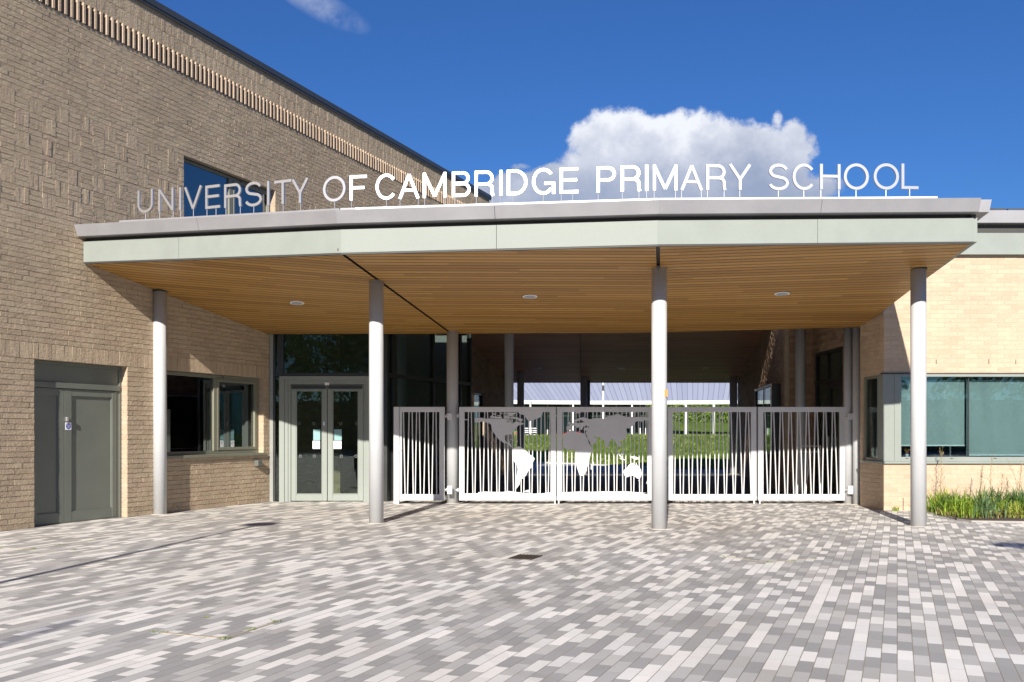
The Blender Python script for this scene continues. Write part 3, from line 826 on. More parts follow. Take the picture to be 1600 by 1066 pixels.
for k, (px, d, lb) in enumerate(cols):
    X = (px - 800) / FPX * d
    # height: soffit straight above
    zz = 3.66
    for q4, i in soff_tris:
        xs = [p.x for p in q4]; ys = [p.y for p in q4]
        if min(xs) <= X <= max(xs) and min(ys) <= d <= max(ys): zz = sum(p.z for p in q4) / 4
    t = column('canopy_column', 'round grey-white ' + lb, px, d, .1065, zz + .06, G1, False)
    mb = MB(); mb.tube((X, d, zz - .004), (X, d, zz + .02), .117, 40); mb.build('soffit_cut_out', BLACK, t)
    if k == 2:
        mb = MB(); mb.box(X + .06, X + .103, d - .085, d - .03, 1.83, 1.93); mb.build('tape_mark', ORANGE, t)
    if k == 3:
        mb = MB(); mb.tube((X, d, HC + .165), (X, d, HC + .170), .1070, 56); mb.build('joint_line', mat('pale_joint', (.42, .42, .43), .5), t)
column('gate_column', 'round pale column between the pedestrian gate and the world map gates', 707, 18.1, .11, 3.24, None, False)
column('gate_column', 'slim white column carrying the hinges of the rightmost gate', 1325, 17.95, .0775, 3.3, None, False)
column('side_column', 'slim grey column against the right wing, beside the rightmost gate', 1339, 17.78, .0775, 3.3, None, False)
column('passage_column', 'dark round column in the passage, beside the left brick wall', 795.5, 20.9, .098, 3.77, None, False)
column('passage_column', 'dark round column at the far left end of the passage', 813.5, 29.6, .107, 3.25, None, False)
column('passage_column', 'dark round column in the middle of the far end of the passage', 912, 30.3, .107, 3.25, None, False)
column('passage_column', 'dark round column at the far right end of the passage', 1146, 30.4, .12, 3.25, None, False)
column('passage_column', 'dark round column beside the oriel window on the right', 1251, 20.3, .107, 3.77, None, False)
t = thing('passage_post', 'thin square dark post beside the middle far column', 'post', (2.47, 31, 0))
mb = MB(); mb.box(2.43, 2.52, 30.95, 31.05, 0, 3.1); mb.build('post_shaft', DARKMET, t); mb = MB(); mb.box(2.405, 2.428, 30.96, 31.04, 0, 3.1); mb.build('edge_strip', WPAINT, t)

# ================================================================== the name in letters
sign = thing('name_sign', 'metal letters on thin rods spelling UNIVERSITY OF CAMBRIDGE PRIMARY SCHOOL on the canopy roof edge', 'sign', (0, 12.5, 4.2))
path = [FP[i] + MV[i] * .02 for i in range(4)]
def on_path(px):
    m_ = (px - 800) / FPX
    for i in range(3):
        A, B = path[i], path[i + 1]; dx, dy = B.x - A.x, B.y - A.y
        t = (m_ * A.y - A.x) / (dx - m_ * dy)
        if (i == 0 and t < 1) or (0 <= t < 1) or (i == 2 and t >= 0): return A + (B - A) * t, Vector((dx, dy, 0)).normalized(), i
mb = MB()
for (pa, pb, mi) in [(190, 533, 1), (533, 556, 1), (556, 1020, 0), (1021, 1028.4, 0), (1028.6, 1462, 0)]:
    A, ua, i1 = on_path(pa); B, ub, i2 = on_path(pb); n = Vector((ua.y, -ua.x, 0))
    A = A + Vector((0, 0, .49)); B = B + Vector((0, 0, .49)); o = n * .05; h = Vector((0, 0, .085))
    mb.hexa([A + o, B + o, B - o, A - o, A + o + h, B + o + h, B - o + h, A - o + h], mi)
mb.build('rail', [RAILM, CAPM], sign, bevel=.003)  # shade on the rail's left run put into its darker metal colour
LET = [('U', 215.7, 239.5), ('N', 248.2, 272), ('I', 280.2, 284.2), ('V', 288.5, 316.2), ('E', 321.6, 344.5), ('R', 351, 377.7), ('S', 383.5, 409.8), ('I', 417.8, 421.6),
       ('T', 429, 456), ('Y', 456.5, 482.5), ('O', 505.3, 540.5), ('F', 547, 573.5), ('C', 587.4, 620.5), ('A', 623.2, 655.5), ('M', 661.2, 697.6), ('B', 706.6, 735.3),
       ('R', 742, 772), ('I', 780, 785.6), ('D', 792.3, 824), ('G', 831.7, 866.7), ('E', 874.8, 903.8), ('P', 932.4, 962), ('R', 970, 1001), ('I', 1008, 1013),
       ('M', 1020, 1058), ('A', 1063, 1098), ('R', 1103.2, 1134), ('Y', 1138.6, 1173.5), ('S', 1200.6, 1232), ('C', 1238, 1274), ('H', 1280.8, 1312.8),
       ('O', 1318, 1357), ('O', 1364.6, 1404), ('L', 1408, 1434.5)]
CAPH = .325
GT = .113                      # stroke over cap height
def arc(cx, cy, rx, ry, a0, a1, n=20): return [(cx + rx * math.cos(R(a0 + (a1 - a0) * k / n)), cy + ry * math.sin(R(a0 + (a1 - a0) * k / n))) for k in range(n + 1)]
def glyph(ch, w_):
    h = GT / 2; L, Rr, T, Bo = h, w_ - h, 1 - h, h; cx = w_ / 2; e = .018
    if ch == 'I': return [([(cx, 0), (cx, 1)], 0)]
    if ch == 'U': return [([(L, 1)] + [(L, .36)] + arc(cx, .36, cx - h, .36 - h + e, 180, 360, 22) + [(Rr, 1)], 0)]
    if ch == 'N': return [([(L, 0), (L, 1)], 0), ([(L + .01, T + .02), (Rr - .01, Bo - .02)], 0), ([(Rr, 0), (Rr, 1)], 0)]
    if ch == 'V': return [([(h * .9, 1), (cx, h * .7)], 0), ([(w_ - h * .9, 1), (cx, h * .7)], 0)]
    if ch == 'A': return [([(h * .9, 0), (cx, 1 - h * .7)], 0), ([(w_ - h * .9, 0), (cx, 1 - h * .7)], 0), ([(w_ * .23, .33), (w_ * .77, .33)], 0)]
    if ch == 'M': return [([(L, 0), (L, 1)], 0), ([(L, 1 - h * .8), (cx, h)], 0), ([(Rr, 1 - h * .8), (cx, h)], 0), ([(Rr, 0), (Rr, 1)], 0)]
    if ch == 'Y': return [([(h * .9, 1), (cx, .42)], 0), ([(w_ - h * .9, 1), (cx, .42)], 0), ([(cx, 0), (cx, .44)], 0)]
    if ch == 'H': return [([(L, 0), (L, 1)], 0), ([(Rr, 0), (Rr, 1)], 0), ([(L, .52), (Rr, .52)], 0)]
    if ch == 'T': return [([(0, T), (w_, T)], 0), ([(cx, 0), (cx, T)], 0)]
    if ch == 'L': return [([(L, 0), (L, 1)], 0), ([(L, Bo), (w_, Bo)], 0)]
    if ch == 'E': return [([(L, 0), (L, 1)], 0), ([(L, Bo), (w_, Bo)], 0), ([(L, T), (w_ - .02, T)], 0), ([(L, .52), (w_ - .06, .52)], 0)]
    if ch == 'F': return [([(L, 0), (L, 1)], 0), ([(L, T), (w_, T)], 0), ([(L, .50), (w_ - .10, .50)], 0)]
    if ch == 'O': return [(arc(cx, .5, cx - h, .5 - h + e, 0, 360, 48)[:-1], 1)]
    if ch == 'C': return [(arc(cx, .5, cx - h, .5 - h + e, 38, 322, 40), 0)]
    if ch == 'G': return [(arc(cx, .5, cx - h, .5 - h + e, 38, 322, 40), 0), ([(Rr + h * .3, .0), (Rr + h * .3, .46)], 0), ([(cx + .04, .42), (Rr, .42)], 0)]
    if ch == 'D': return [([(L, 0), (L, 1)], 0), ([(L, T), (w_ * .42, T)] + arc(w_ * .42, .5, w_ * .58 - h, .5 - h, 90, -90, 26) + [(L, Bo)], 0)]
    rr = .235
    if ch == 'P': return [([(L, 0), (L, 1)], 0), ([(L, T), (Rr - rr, T)] + arc(Rr - rr, T - rr, rr, rr, 90, -90, 20) + [(L, T - 2 * rr)], 0)]
    if ch == 'R': return [([(L, 0), (L, 1)], 0), ([(L, T), (Rr - rr - .02, T)] + arc(Rr - rr - .02, T - rr, rr, rr, 90, -90, 20) + [(L, T - 2 * rr)], 0),
                          ([(w_ * .55, T - 2 * rr)] + arc(w_ * .62, T - 2 * rr - .16, Rr - w_ * .62 - .02, .16, 90, 0, 8) + [(Rr - .01, .1), (Rr + .02, 0)], 0)]
    if ch == 'B':
        r1, r2 = .205, .232
        return [([(L, 0), (L, 1)], 0), ([(L, T), (Rr - r1 - .04, T)] + arc(Rr - r1 - .04, T - r1, r1, r1, 90, -90, 18) + [(L, T - 2 * r1)], 0),
                ([(L, Bo + 2 * r2), (Rr - r2, Bo + 2 * r2)] + arc(Rr - r2, Bo + r2, r2, r2, 90, -90, 18) + [(L, Bo)], 0)]
    if ch == 'S':
        rx = cx - h; ry = .25 - h / 2 + e / 2
        top = arc(cx, T - ry + e, rx * .94, ry, 18, 235, 22); bot = arc(cx, Bo + ry - e, rx, ry, 55, -165, 22)
        return [(top + [(cx * 1.0, .5)] + bot, 0)]
    return []
def ribbon(line, closed, t):
    n_ = len(line); P2 = [Vector((x, y)) for x, y in line]; off = []
    for k in range(n_):
        a = P2[k - 1] if (k > 0 or closed) else None; b = P2[(k + 1) % n_] if (k < n_ - 1 or closed) else None
        ds = [(v).normalized() for v in ((P2[k] - a) if a is not None else None, (b - P2[k]) if b is not None else None) if v is not None and v.length > 1e-6]
        d = sum(ds, Vector((0, 0))); d.normalize(); nn = Vector((-d.y, d.x)); off.append(nn * (t / 2) / max(.6, nn.dot(Vector((-ds[0].y, ds[0].x)))))
    out = []
    for k in range(n_ if closed else n_ - 1):
        j = (k + 1) % n_; out.append((P2[k] + off[k], P2[j] + off[j], P2[j] - off[j], P2[k] - off[k]))
    return out
for ch, p0, p1 in LET:
    A, ua, i1 = on_path(p0); B, ub, i2 = on_path(p1); mid = (A + B) / 2; u_ = Vector((B.x - A.x, B.y - A.y, 0)); wd = u_.length; u_.normalize()
    n = Vector((u_.y, -u_.x, 0))
    rnd_ = ch in 'OCGS'; zb = .68; zz = (A.z + B.z) / 2 + zb
    base = Vector((mid.x, mid.y, 0)); lb_ = MB()
    for k, (line, closed) in enumerate(glyph(ch, wd / CAPH)):
        quads = ribbon(line, closed, GT)
        f_, b_ = .012 + k * .0007, -.012 - k * .0007
        P3 = lambda p, o: base + u_ * (p[0] * CAPH - wd / 2) + n * o + Vector((0, 0, zz + p[1] * CAPH))
        for (a, b, c, d) in quads:
            lb_.hexa([P3(a, b_), P3(b, b_), P3(b, f_), P3(a, f_), P3(d, b_), P3(c, b_), P3(c, f_), P3(d, f_)])
    lo = lb_.build('letter', STEEL, sign)
    rods = {'N': (-.44, .44), 'E': (-.42, .2), 'R': (-.42, .42), 'A': (-.44, .44), 'M': (-.44, .44), 'B': (-.3,), 'H': (-.44, .44), 'P': (-.42,), 'F': (-.42,), 'L': (0,), 'D': (-.2,)}.get(ch, (0,))
    for r_ in rods:
        rb = MB(); p = base + u_ * (r_ * wd); rb.tube((p.x, p.y, (A.z + B.z) / 2 + .54), (p.x, p.y, zz + .015), .0055, 8)
        rb.build('rod', STEEL, lo)

# ================================================================== gates
DG = 17.95
GF = Fr((-4, DG), (8, DG))
def gs(px): return fx(px, DG) + 4
def gz(py): return fz(py, DG)
def gate(label, p0, p1, bars, mapfn=None, hinge=None, bolt=None, xs=.10, xl=None):
    t = thing('gate_leaf', label, 'gate', (fx((p0 + p1) / 2, DG), DG, 0), 'white metal gates across the passage')
    s0, s1 = gs(p0), gs(p1); z0, z1 = gz(782), gz(636)
    mb = MB(); rect_frame(GF, mb, s0, s1, z0, z1, -.03, .03, xs, wb=.115, wt=.095, wl=xl)
    mb.build('frame', WHITEM, t, bevel=.004)
    zi0, zi1 = z0 + .115, z1 - .095
    for (a, b) in bars:
        a, b = gs(a), gs(b); w_ = .0088; zb, zt_ = zi0 - .004, zi1 + .004
        mb = MB(); q = GF.p
        mb.hexa([q(b - w_, .012, zb), q(b + w_, .012, zb), q(b + w_, -.012, zb), q(b - w_, -.012, zb), q(a - w_, .012, zt_), q(a + w_, .012, zt_), q(a + w_, -.012, zt_), q(a - w_, -.012, zt_)])
        mb.build('bar', WHITEM, t)
    if bolt:
        for bx in bolt:
            mb = MB(); GF.box(mb, gs(bx) - .012, gs(bx) + .012, -.012, .012, 0.0, z0); mb.build('drop_bolt', WHITEM, t)
    if hinge:
        for hy in (650, 765.5):
            mb = MB(); c = GF.p(gs(hinge), 0, gz(hy)); mb.tube(c + Vector((0, 0, -.035)), c + Vector((0, 0, .035)), .022, 14); GF.box(mb, gs(hinge) - .04, gs(hinge) + .04, -.01, .012, gz(hy) - .012, gz(hy) + .012)
            mb.build('hinge', STEEL, t)
    if mapfn:
        for poly in mapfn:
            pts = [(gs(x), gz(y)) for x, y in poly]
            bm = bmesh.new(); ar = sum(pts[i][0] * pts[(i + 1) % len(pts)][1] - pts[(i + 1) % len(pts)][0] * pts[i][1] for i in range(len(pts)))
            if ar < 0: pts.reverse()
            fr = [bm.verts.new(GF.p(a, .022, b) - WLOC(t)) for a, b in pts]; f = bm.faces.new(fr)
            r = bmesh.ops.extrude_face_region(bm, geom=[f])
            for v in r['geom']:
                if isinstance(v, bmesh.types.BMVert): v.co -= GF.n * .008
            bmesh.ops.triangulate(bm, faces=bm.faces[:]); bmesh.ops.recalc_face_normals(bm, faces=bm.faces[:])
            me = bpy.data.meshes.new('map_plate'); bm.to_mesh(me); bm.free(); me.materials.append(WHITEM)
            o = bpy.data.objects.new('map_plate', me); COL.objects.link(o); o.parent = t
    return t
def zz(pts, ox, oy=634): return [(ox + x / 10.25, oy + y / 10.25) for x, y in pts]
A_ = 716; B_ = 866; K = 574
mapA = [zz(p, A_) for p in [
    [(262, 200), (370, 195), (450, 208), (520, 203), (600, 215), (700, 213), (755, 210), (818, 235), (765, 250), (790, 268), (822, 272), (822, 240), (842, 236), (850, 272), (872, 292), (895, 268), (930, 250), (958, 255), (985, 272), (1010, 268), (1062, 290), (1005, 312), (985, 306), (950, 330), (920, 372), (880, 420), (863, 445), (872, 500), (862, 505), (845, 460), (790, 460), (750, 480), (742, 520), (752, 565), (785, 590), (800, 575), (815, 570), (832, 572), (818, 600), (848, 618), (852, 650), (880, 672), (868, 684), (840, 655), (800, 622), (765, 600), (730, 600), (680, 560), (640, 535), (618, 500), (600, 480), (560, 420), (545, 395), (535, 370), (530, 310), (490, 280), (430, 262), (380, 255), (330, 265), (268, 268)],
    [(85, 212), (120, 215), (155, 225), (160, 240), (120, 228), (90, 230)],
    [(500, 185), (545, 148), (575, 172), (640, 178), (690, 182), (712, 205), (600, 207), (540, 195)],
    [(548, 118), (585, 128), (610, 122), (600, 140), (565, 148)], [(620, 150), (680, 160), (700, 172), (640, 168)],
    [(655, 112), (700, 118), (715, 135), (680, 132)],
    [(735, 182), (760, 150), (790, 175), (830, 190), (880, 176), (950, 190), (1035, 215), (1030, 240), (1000, 262), (960, 238), (930, 215), (895, 215), (870, 200), (800, 205), (745, 200)],
    [(725, 112), (790, 118), (850, 112), (930, 112), (905, 138), (870, 160), (820, 172), (790, 165), (812, 138), (760, 130)],
    [(965, 97), (1350, 97), (1342, 150), (1318, 185), (1270, 205), (1225, 222), (1185, 243), (1140, 256), (1105, 228), (1080, 190), (1065, 160), (1035, 145), (992, 140), (968, 118)],
    [(820, 540), (855, 536), (885, 545), (906, 565), (860, 552)], [(912, 568), (960, 573), (955, 582), (920, 582)],
    [(888, 690), (905, 668), (940, 655), (985, 655), (1015, 668), (1060, 705), (1105, 730), (1118, 770), (1180, 800), (1200, 818), (1225, 850), (1192, 912), (1190, 970), (1162, 1000), (1138, 1020), (1112, 1062), (1080, 1124), (1042, 1152), (1040, 1162), (1000, 1182), (985, 1222), (982, 1262), (950, 1304), (928, 1330), (912, 1312), (920, 1214), (935, 1114), (952, 1024), (942, 952), (908, 916), (880, 866), (864, 800), (872, 745)],
    [(92, K + 832), (320, K + 830), (320, K + 812), (420, K + 800), (560, K + 806), (720, K + 808), (790, K + 790), (880, K + 803), (980, K + 814), (1050, K + 826), (1200, K + 834), (1330, K + 832), (1420, K + 820), (1535, K + 808), (1535, K + 852), (92, K + 852)],
    [(1055, K + 805), (1088, K + 780), (1150, K + 770), (1128, K + 792), (1140, K + 815), (1085, K + 812)]]]
mapB = [zz(p, B_) for p in [
    [(150, 490), (200, 430), (250, 405), (300, 395), (340, 418), (400, 445), (425, 432), (490, 450), (512, 488), (550, 590), (580, 650), (622, 680), (625, 712), (590, 750), (572, 800), (560, 870), (558, 940), (522, 982), (520, 1040), (488, 1090), (462, 1120), (412, 1128), (386, 1062), (360, 982), (352, 900), (335, 790), (332, 722), (285, 700), (205, 712), (150, 662), (134, 590)],
    [(628, 892), (634, 925), (605, 1024), (582, 1018), (584, 974), (610, 930)],
    [(195, 330), (235, 326), (248, 300), (285, 292), (300, 275), (330, 268), (400, 280), (455, 268), (478, 262), (430, 232), (400, 225), (385, 245), (345, 262), (312, 240), (345, 218), (400, 200), (455, 184), (520, 200), (560, 217), (610, 210), (690, 196), (740, 195), (775, 208), (800, 214), (812, 186), (870, 168), (930, 158), (1000, 140), (1040, 135), (1090, 165), (1180, 182), (1240, 178), (1300, 185), (1440, 180), (1545, 208), (1545, 232), (1440, 238), (1400, 262), (1380, 250), (1330, 248), (1290, 268), (1292, 330), (1275, 318), (1240, 330), (1195, 365), (1140, 358), (1160, 400), (1165, 470), (1135, 520), (1100, 545), (1058, 552), (1045, 575), (1072, 610), (1068, 655), (1040, 655), (1018, 640), (990, 600), (960, 545), (935, 530), (905, 555), (870, 600), (850, 660), (830, 685), (812, 640), (798, 552), (765, 545), (748, 512), (700, 505), (680, 512), (640, 470), (618, 462), (650, 500), (690, 535), (655, 600), (598, 640), (582, 622), (556, 560), (520, 478), (498, 440), (520, 400), (480, 392), (465, 372), (500, 352), (545, 352), (560, 340), (520, 318), (480, 322), (455, 350), (445, 385), (425, 388), (405, 350), (378, 330), (388, 350), (370, 360), (345, 328), (318, 315), (288, 330), (265, 345), (262, 382), (235, 400), (195, 395)],
    [(228, 275), (245, 258), (262, 280), (262, 300), (235, 302)], [(345, 102), (430, 106), (420, 118), (370, 126)],
    [(980, 690), (1000, 700), (1040, 760), (1080, 825), (1068, 838), (1035, 795), (1000, 740)],
    [(1072, 745), (1112, 722), (1112, 780), (1090, 800), (1062, 785)],
    [(1045, 842), (1090, 850), (1142, 864), (1128, 874), (1060, 858)],
    [(1205, 820), (1250, 810), (1320, 820), (1368, 855), (1300, 866), (1255, 842)],
    [(1110, K + 460), (1160, K + 420), (1190, K + 375), (1240, K + 342), (1262, K + 345), (1272, K + 372), (1296, K + 388), (1308, K + 330), (1330, K + 380), (1388, K + 450), (1400, K + 530), (1370, K + 592), (1330, K + 595), (1290, K + 560), (1240, K + 545), (1190, K + 560), (1140, K + 580), (1122, K + 540), (1106, K + 490)],
    [(1342, K + 618), (1368, K + 615), (1360, K + 640)],
    [(1502, K + 565), (1525, K + 572), (1505, K + 620), (1482, K + 675), (1470, K + 672), (1490, K + 615)],
    [(76, K + 812), (200, K + 812), (420, K + 798), (580, K + 805), (750, K + 798), (980, K + 800), (1150, K + 797), (1280, K + 808), (1370, K + 815), (1480, K + 822), (1400, K + 836), (1535, K + 850), (1535, K + 862), (76, K + 860)]]]
def vbars(xa, xb, pitch, topg, botg):
    out = []; x = xa
    while x < xb:
        out.append((x - topg / 2, x - botg / 2)); out.append((x + topg / 2, x + botg / 2)); x += pitch
    return out
barsA = []
tops = [165, 210, 290, 335, 425, 470, 550, 600, 675, 735, 805, 860, 935, 990, 1065, 1125, 1200, 1255, 1330, 1385, 1470]
bots = [145, 235, 268, 360, 400, 490, 530, 620, 655, 755, 785, 885, 915, 1010, 1050, 1145, 1180, 1275, 1310, 1405, 1440]
barsA = [(A_ + a / 10.25, A_ + b / 10.25) for a, b in zip(tops, bots)]
barsB = [(B_ + a / 10.25, B_ + b / 10.25) for a, b in zip([140, 225, 270, 350, 400, 492, 530, 618, 680, 750, 808, 885, 945, 1018, 1085, 1155, 1215, 1290, 1345, 1425, 1485], [155, 197, 290, 328, 425, 462, 558, 612, 692, 732, 828, 868, 962, 1000, 1098, 1138, 1230, 1272, 1368, 1408, 1502])]
bars3 = [(1055 + i * 6.82 + (1.6 + i * .12) * (1 if i % 2 else -1) * -.5, 1055 + i * 6.82 + (2.2 + i * .16) * (1 if i % 2 else -1) * .5) for i in range(18)]
gate('white gate leaf with the Americas half of a world map cut in metal', 717.5, 868.5, barsA, mapA, hinge=715.6, bolt=[867])
gate('white gate leaf with the Europe, Africa, Asia and Australia half of a world map', 870, 1021, barsB, mapB, bolt=[873])
gate('plain white gate leaf with near-vertical bars, just right of the taped column', 1043, 1181.5, bars3, bolt=[1178])
gate('plain white gate leaf with V-leaning bars, rightmost, hinged on the slim column', 1184, 1320, [(1193.5 + i * 13.6 + s_ * 1.6, 1194.3 + i * 13.6 + s_ * 5.0) for i in range(9) for s_ in (-1, 1)], hinge=1319, bolt=[1187])
pg = gate('narrow white pedestrian gate in front of the side glazing', 624.5, 695, list(zip((630.4, 639.3, 644, 651, 655.3, 664.8, 668.7, 677, 681.4), (633, 636.8, 645.7, 648.9, 656.9, 662.3, 670.6, 675, 682.4))), hinge=698, xs=.10, xl=.045)
t = thing('gate_post', 'flat white post at the latch side of the narrow pedestrian gate', 'post', (fx(622, DG), DG, 0))
mb = MB(); GF.box(mb, gs(615.4), gs(623.8), -.04, .04, 0, gz(636)); mb.build('post_shaft', WHITEM, t, bevel=.004)
mb = MB(); GF.box(mb, gs(619), gs(628.5), .04, .062, gz(703), gz(699.5)); GF.box(mb, gs(623), gs(626), .04, .052, gz(706), gz(697)); mb.build('latch', STEEL, t)
t = thing('gate_post', 'square white post hidden behind the taped column between the gates', 'post', (fx(1032, DG), DG, 0))
mb = MB(); GF.box(mb, gs(1024), gs(1040), -.05, .05, 0, gz(634)); mb.build('post_shaft', WHITEM, t, bevel=.004)
for (px, d, lb) in [(703, 17.86, 'square white keeper box on the pale column beside the map gates'), (1327.5, 17.84, 'square white keeper box on the slim column at the rightmost gate')]:
    for (y0, y1, w2) in [(656, 646, 'upper '), (772, 759, 'lower ')]:
        X = fx(px, d); t = thing('hinge_box', w2 + lb, 'hinge box', (X, d, fz((y0 + y1) / 2, d)))
        mb = MB(); mb.box(X - .045, X + .045, d - .07, d + .005, fz(y0, d), fz(y1, d)); mb.build('cover', WHITEM, t, bevel=.006)
        mb = MB(); mb.tube((X - .085, d - .02, fz((y0 + y1) / 2, d)), (X - .04, d - .02, fz((y0 + y1) / 2, d)), .016, 12); mb.build('pin', STEEL, t)

# ================================================================== roof and walls of the passage
lr = thing('passage_roof', 'dark boarded roof over the covered passage behind the gates', 'roof', (3, 25, 3.8))
mb = MB(); ex = [RP[0] + Vector((1.5, 0, 0)), RP[1], RP[2], RP[3] + Vector((.5, 0, 0))]
for a, b in zip(ex[:-1], ex[1:]): mb.hexa([(a.x, a.y + .06, 3.78), (b.x, b.y + .06, 3.78), (b.x, 21.2, 3.78), (a.x, 21.2, 3.78), (a.x, a.y + .06, 3.96), (b.x, b.y + .06, 3.96), (b.x, 21.2, 3.96), (a.x, 21.2, 3.96)])
mb.build('front_deck', WOODD, lr)
mb = MB()
def rz(d): return HC + 1.61 + .129 * (31.3 - d)
y0, y1 = 22.25, 31.3
for (xa, xb) in [(-3.4, 2.83), (2.85, 8.6)]:
    xa1, xb1 = (xa, xb) if xa < 0 else (xa, xb)
    dxa = .2 if xa < 0 else 0
    def XX(x, d): return x - .075 * (31.3 - d) * 0
    N = 6
    for k in range(N):
        a, b = y0 + (y1 - y0) * k / N, y0 + (y1 - y0) * (k + 1) / N
        f = lambda d: (2.25 - .075 * (31.3 - d)) if True else 0
        L0, L1 = (xa, xa) if xa < 0 else (f(a) + .01, f(b) + .01)
        R0, R1 = (f(a) - .01, f(b) - .01) if xa < 0 else (xb, xb)
        mb.face([(L0, a, rz(a)), (L1, b, rz(b)), (R1, b, rz(b)), (R0, a, rz(a))], uv=[(L0, a), (L1, b), (R1, b), (R0, a)])
mb.build('soffit', WOODD, lr)
mb = MB(); mb.hexa([(-3.4, y0, rz(y0) + .02), (8.6, y0, rz(y0) + .02), (8.6, y1, rz(y1) + .02), (-3.4, y1, rz(y1) + .02), (-3.4, y0, rz(y0) + .2), (8.6, y0, rz(y0) + .2), (8.6, y1, rz(y1) + .2), (-3.4, y1, rz(y1) + .2)])
mb.build('deck', ROOFM, lr)
mb = MB(); mb.box(-3.4, 8.6, y1 + .001, y1 + .05, rz(y1) - .02, rz(y1) + .22); mb.build('edge_trim', mat('pale_edge', (.45, .45, .40), .5, fn=painted), lr)
for px in (841, 971, 1103):
    d = 28.9; downlight(lr, Vector(((px - 800) / FPX * d, d, rz(d))), .11, .129)
d = 25.9; downlight(lr, Vector(((1087 - 800) / FPX * d, d, rz(d))), .03, .129)  # tiny ceiling sensor, built with the downlight shape
# left wall of the passage
LW = Fr((-1.08 - .215 * 3.3, 22.5), (0.04, 31.0))
lw = thing('rear_wing', 'low brown brick wing along the left side of the passage', 'building', (-1, 27, 0))
ls = LW.at
wa, wb = ls(741), ls(757)
def rz(d): return HC + 1.61 + .129 * (31.3 - d)
for k in range(4):
    a, b = LW.L * k / 4, LW.L * (k + 1) / 4
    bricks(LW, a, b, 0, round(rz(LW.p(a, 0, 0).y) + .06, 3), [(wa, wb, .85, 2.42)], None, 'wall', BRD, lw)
wn2 = window(LW, lw, wa, wb, .85, 2.42, -.05, (), fm=DARKMET)
mb = MB(); c0, c1 = LW.p(LW.L - .06, -.1, 0), LW.p(0, -.1, 0)
mb.hexa([(c0.x, c0.y, 0), (c0.x - 4, c0.y, 0), (c1.x - 2, c1.y + .3, 0), (c1.x - .9, c1.y, 0), (c0.x, c0.y, 2.98), (c0.x - 4, c0.y, 2.98), (c1.x - 2, c1.y + .3, 2.98), (c1.x - .9, c1.y, 2.98)])
mb.build('core', INTER, lw)
# right wall of the passage
RW = Fr((7.33, 31.2), (5.93, 20.9))
RETX = 6.55
R2 = Fr((RETX, 20.9), (RETX, 17.45))
RR = Fr((5.93, 20.9), (RETX, 20.9))
SF = Fr((6.33, 17.45), (6.375, 16.46))
FF = Fr((6.375, 16.46), (14.5, 16.46))
wing = thing('classroom_wing', 'cream brick classroom wing on the right with a wide sage framed window', 'building', (8, 17, 0))
rs = RW.at
oa, ob = RW.L - 3.55, RW.L - .55
for k in range(5):
    a, b = RW.L * k / 5, RW.L * (k + 1) / 5
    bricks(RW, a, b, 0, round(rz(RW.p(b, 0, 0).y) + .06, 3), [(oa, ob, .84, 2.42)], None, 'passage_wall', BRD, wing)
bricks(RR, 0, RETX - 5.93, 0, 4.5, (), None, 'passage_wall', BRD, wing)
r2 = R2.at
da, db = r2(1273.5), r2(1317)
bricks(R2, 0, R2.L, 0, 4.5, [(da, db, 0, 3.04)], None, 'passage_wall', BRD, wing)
o_ = MB(); rect_frame(RW, o_, oa, ob, .84, 2.42, -.1, .22, .05)
ow = o_.build('oriel_window', DARKMET, wing, bevel=.004)
tag(ow, 'dark framed oriel window that sticks out into the passage')
mb = MB(); rect_frame(RW, mb, oa - .004, ob + .004, .836, 2.424, .2, .226, .025); mb.build('rim', WPAINT, ow)
pane(RW, ow, oa + .05, (oa + ob) / 2 - .03, .89, 2.37, .19); pane(RW, ow, (oa + ob) / 2 + .03, ob - .05, .89, 2.37, .19)
mb = MB(); RW.box(mb, (oa + ob) / 2 - .03, (oa + ob) / 2 + .03, .1, .2, .89, 2.37); mb.build('mullion', DARKMET, ow)
mb = MB(); RW.box(mb, oa + .05, ob - .05, -.3, -.28, .86, 2.4); mb.build('inner_panel', INTER, ow)
mb = MB(); rect_frame(R2, mb, da, db, 0, 3.04, -.08, .0, .06)
R2.box(mb, da + .06, db - .06, -.08, .004, HC + 1.02, HC + 1.08); R2.box(mb, da + .75, da + .82, -.08, .002, .06, HC + 1.02); R2.box(mb, da + .75, da + .8, -.08, .001, HC + 1.08, 2.98)
R2.box(mb, da + .06, da + .75, -.05, -.046, .06, .12)
sd = mb.build('side_door', DARKMET, wing, bevel=.003)
pane(R2, sd, da + .06, da + .75, .06, HC + 1.02, -.03); pane(R2, sd, da + .95, db - .2, .2, HC + .9, -.03)
pane(R2, sd, da + .06, da + .75, HC + 1.08, 2.98, -.03); pane(R2, sd, da + .8, db - .06, HC + 1.08, 2.98, -.03)
mb = MB(); rect_frame(R2, mb, da + .83, db - .07, .03, HC + 1.0, -.07, -.01, .11); mb.build('door_leaf', DARKMET, sd, bevel=.003)
mb = MB(); R2.box(mb, da + .9, da + .93, 0, .05, .95, 1.25); mb.build('handle', STEEL, sd)
mb = MB(); mb.box(RETX + .11, 9.0, 17.5, 20.8, 0, 4.4); mb.build('room_core', INTER, wing)
mb = MB(); mb.hexa([(7.46, 31.2, 0), (12, 31.2, 0), (12, 21.2, 0), (6.1, 21.2, 0), (7.46, 31.2, 2.9), (12, 31.2, 2.9), (12, 21.2, 3.9), (6.1, 21.2, 3.9)]); mb.build('room_core', INTER, wing)
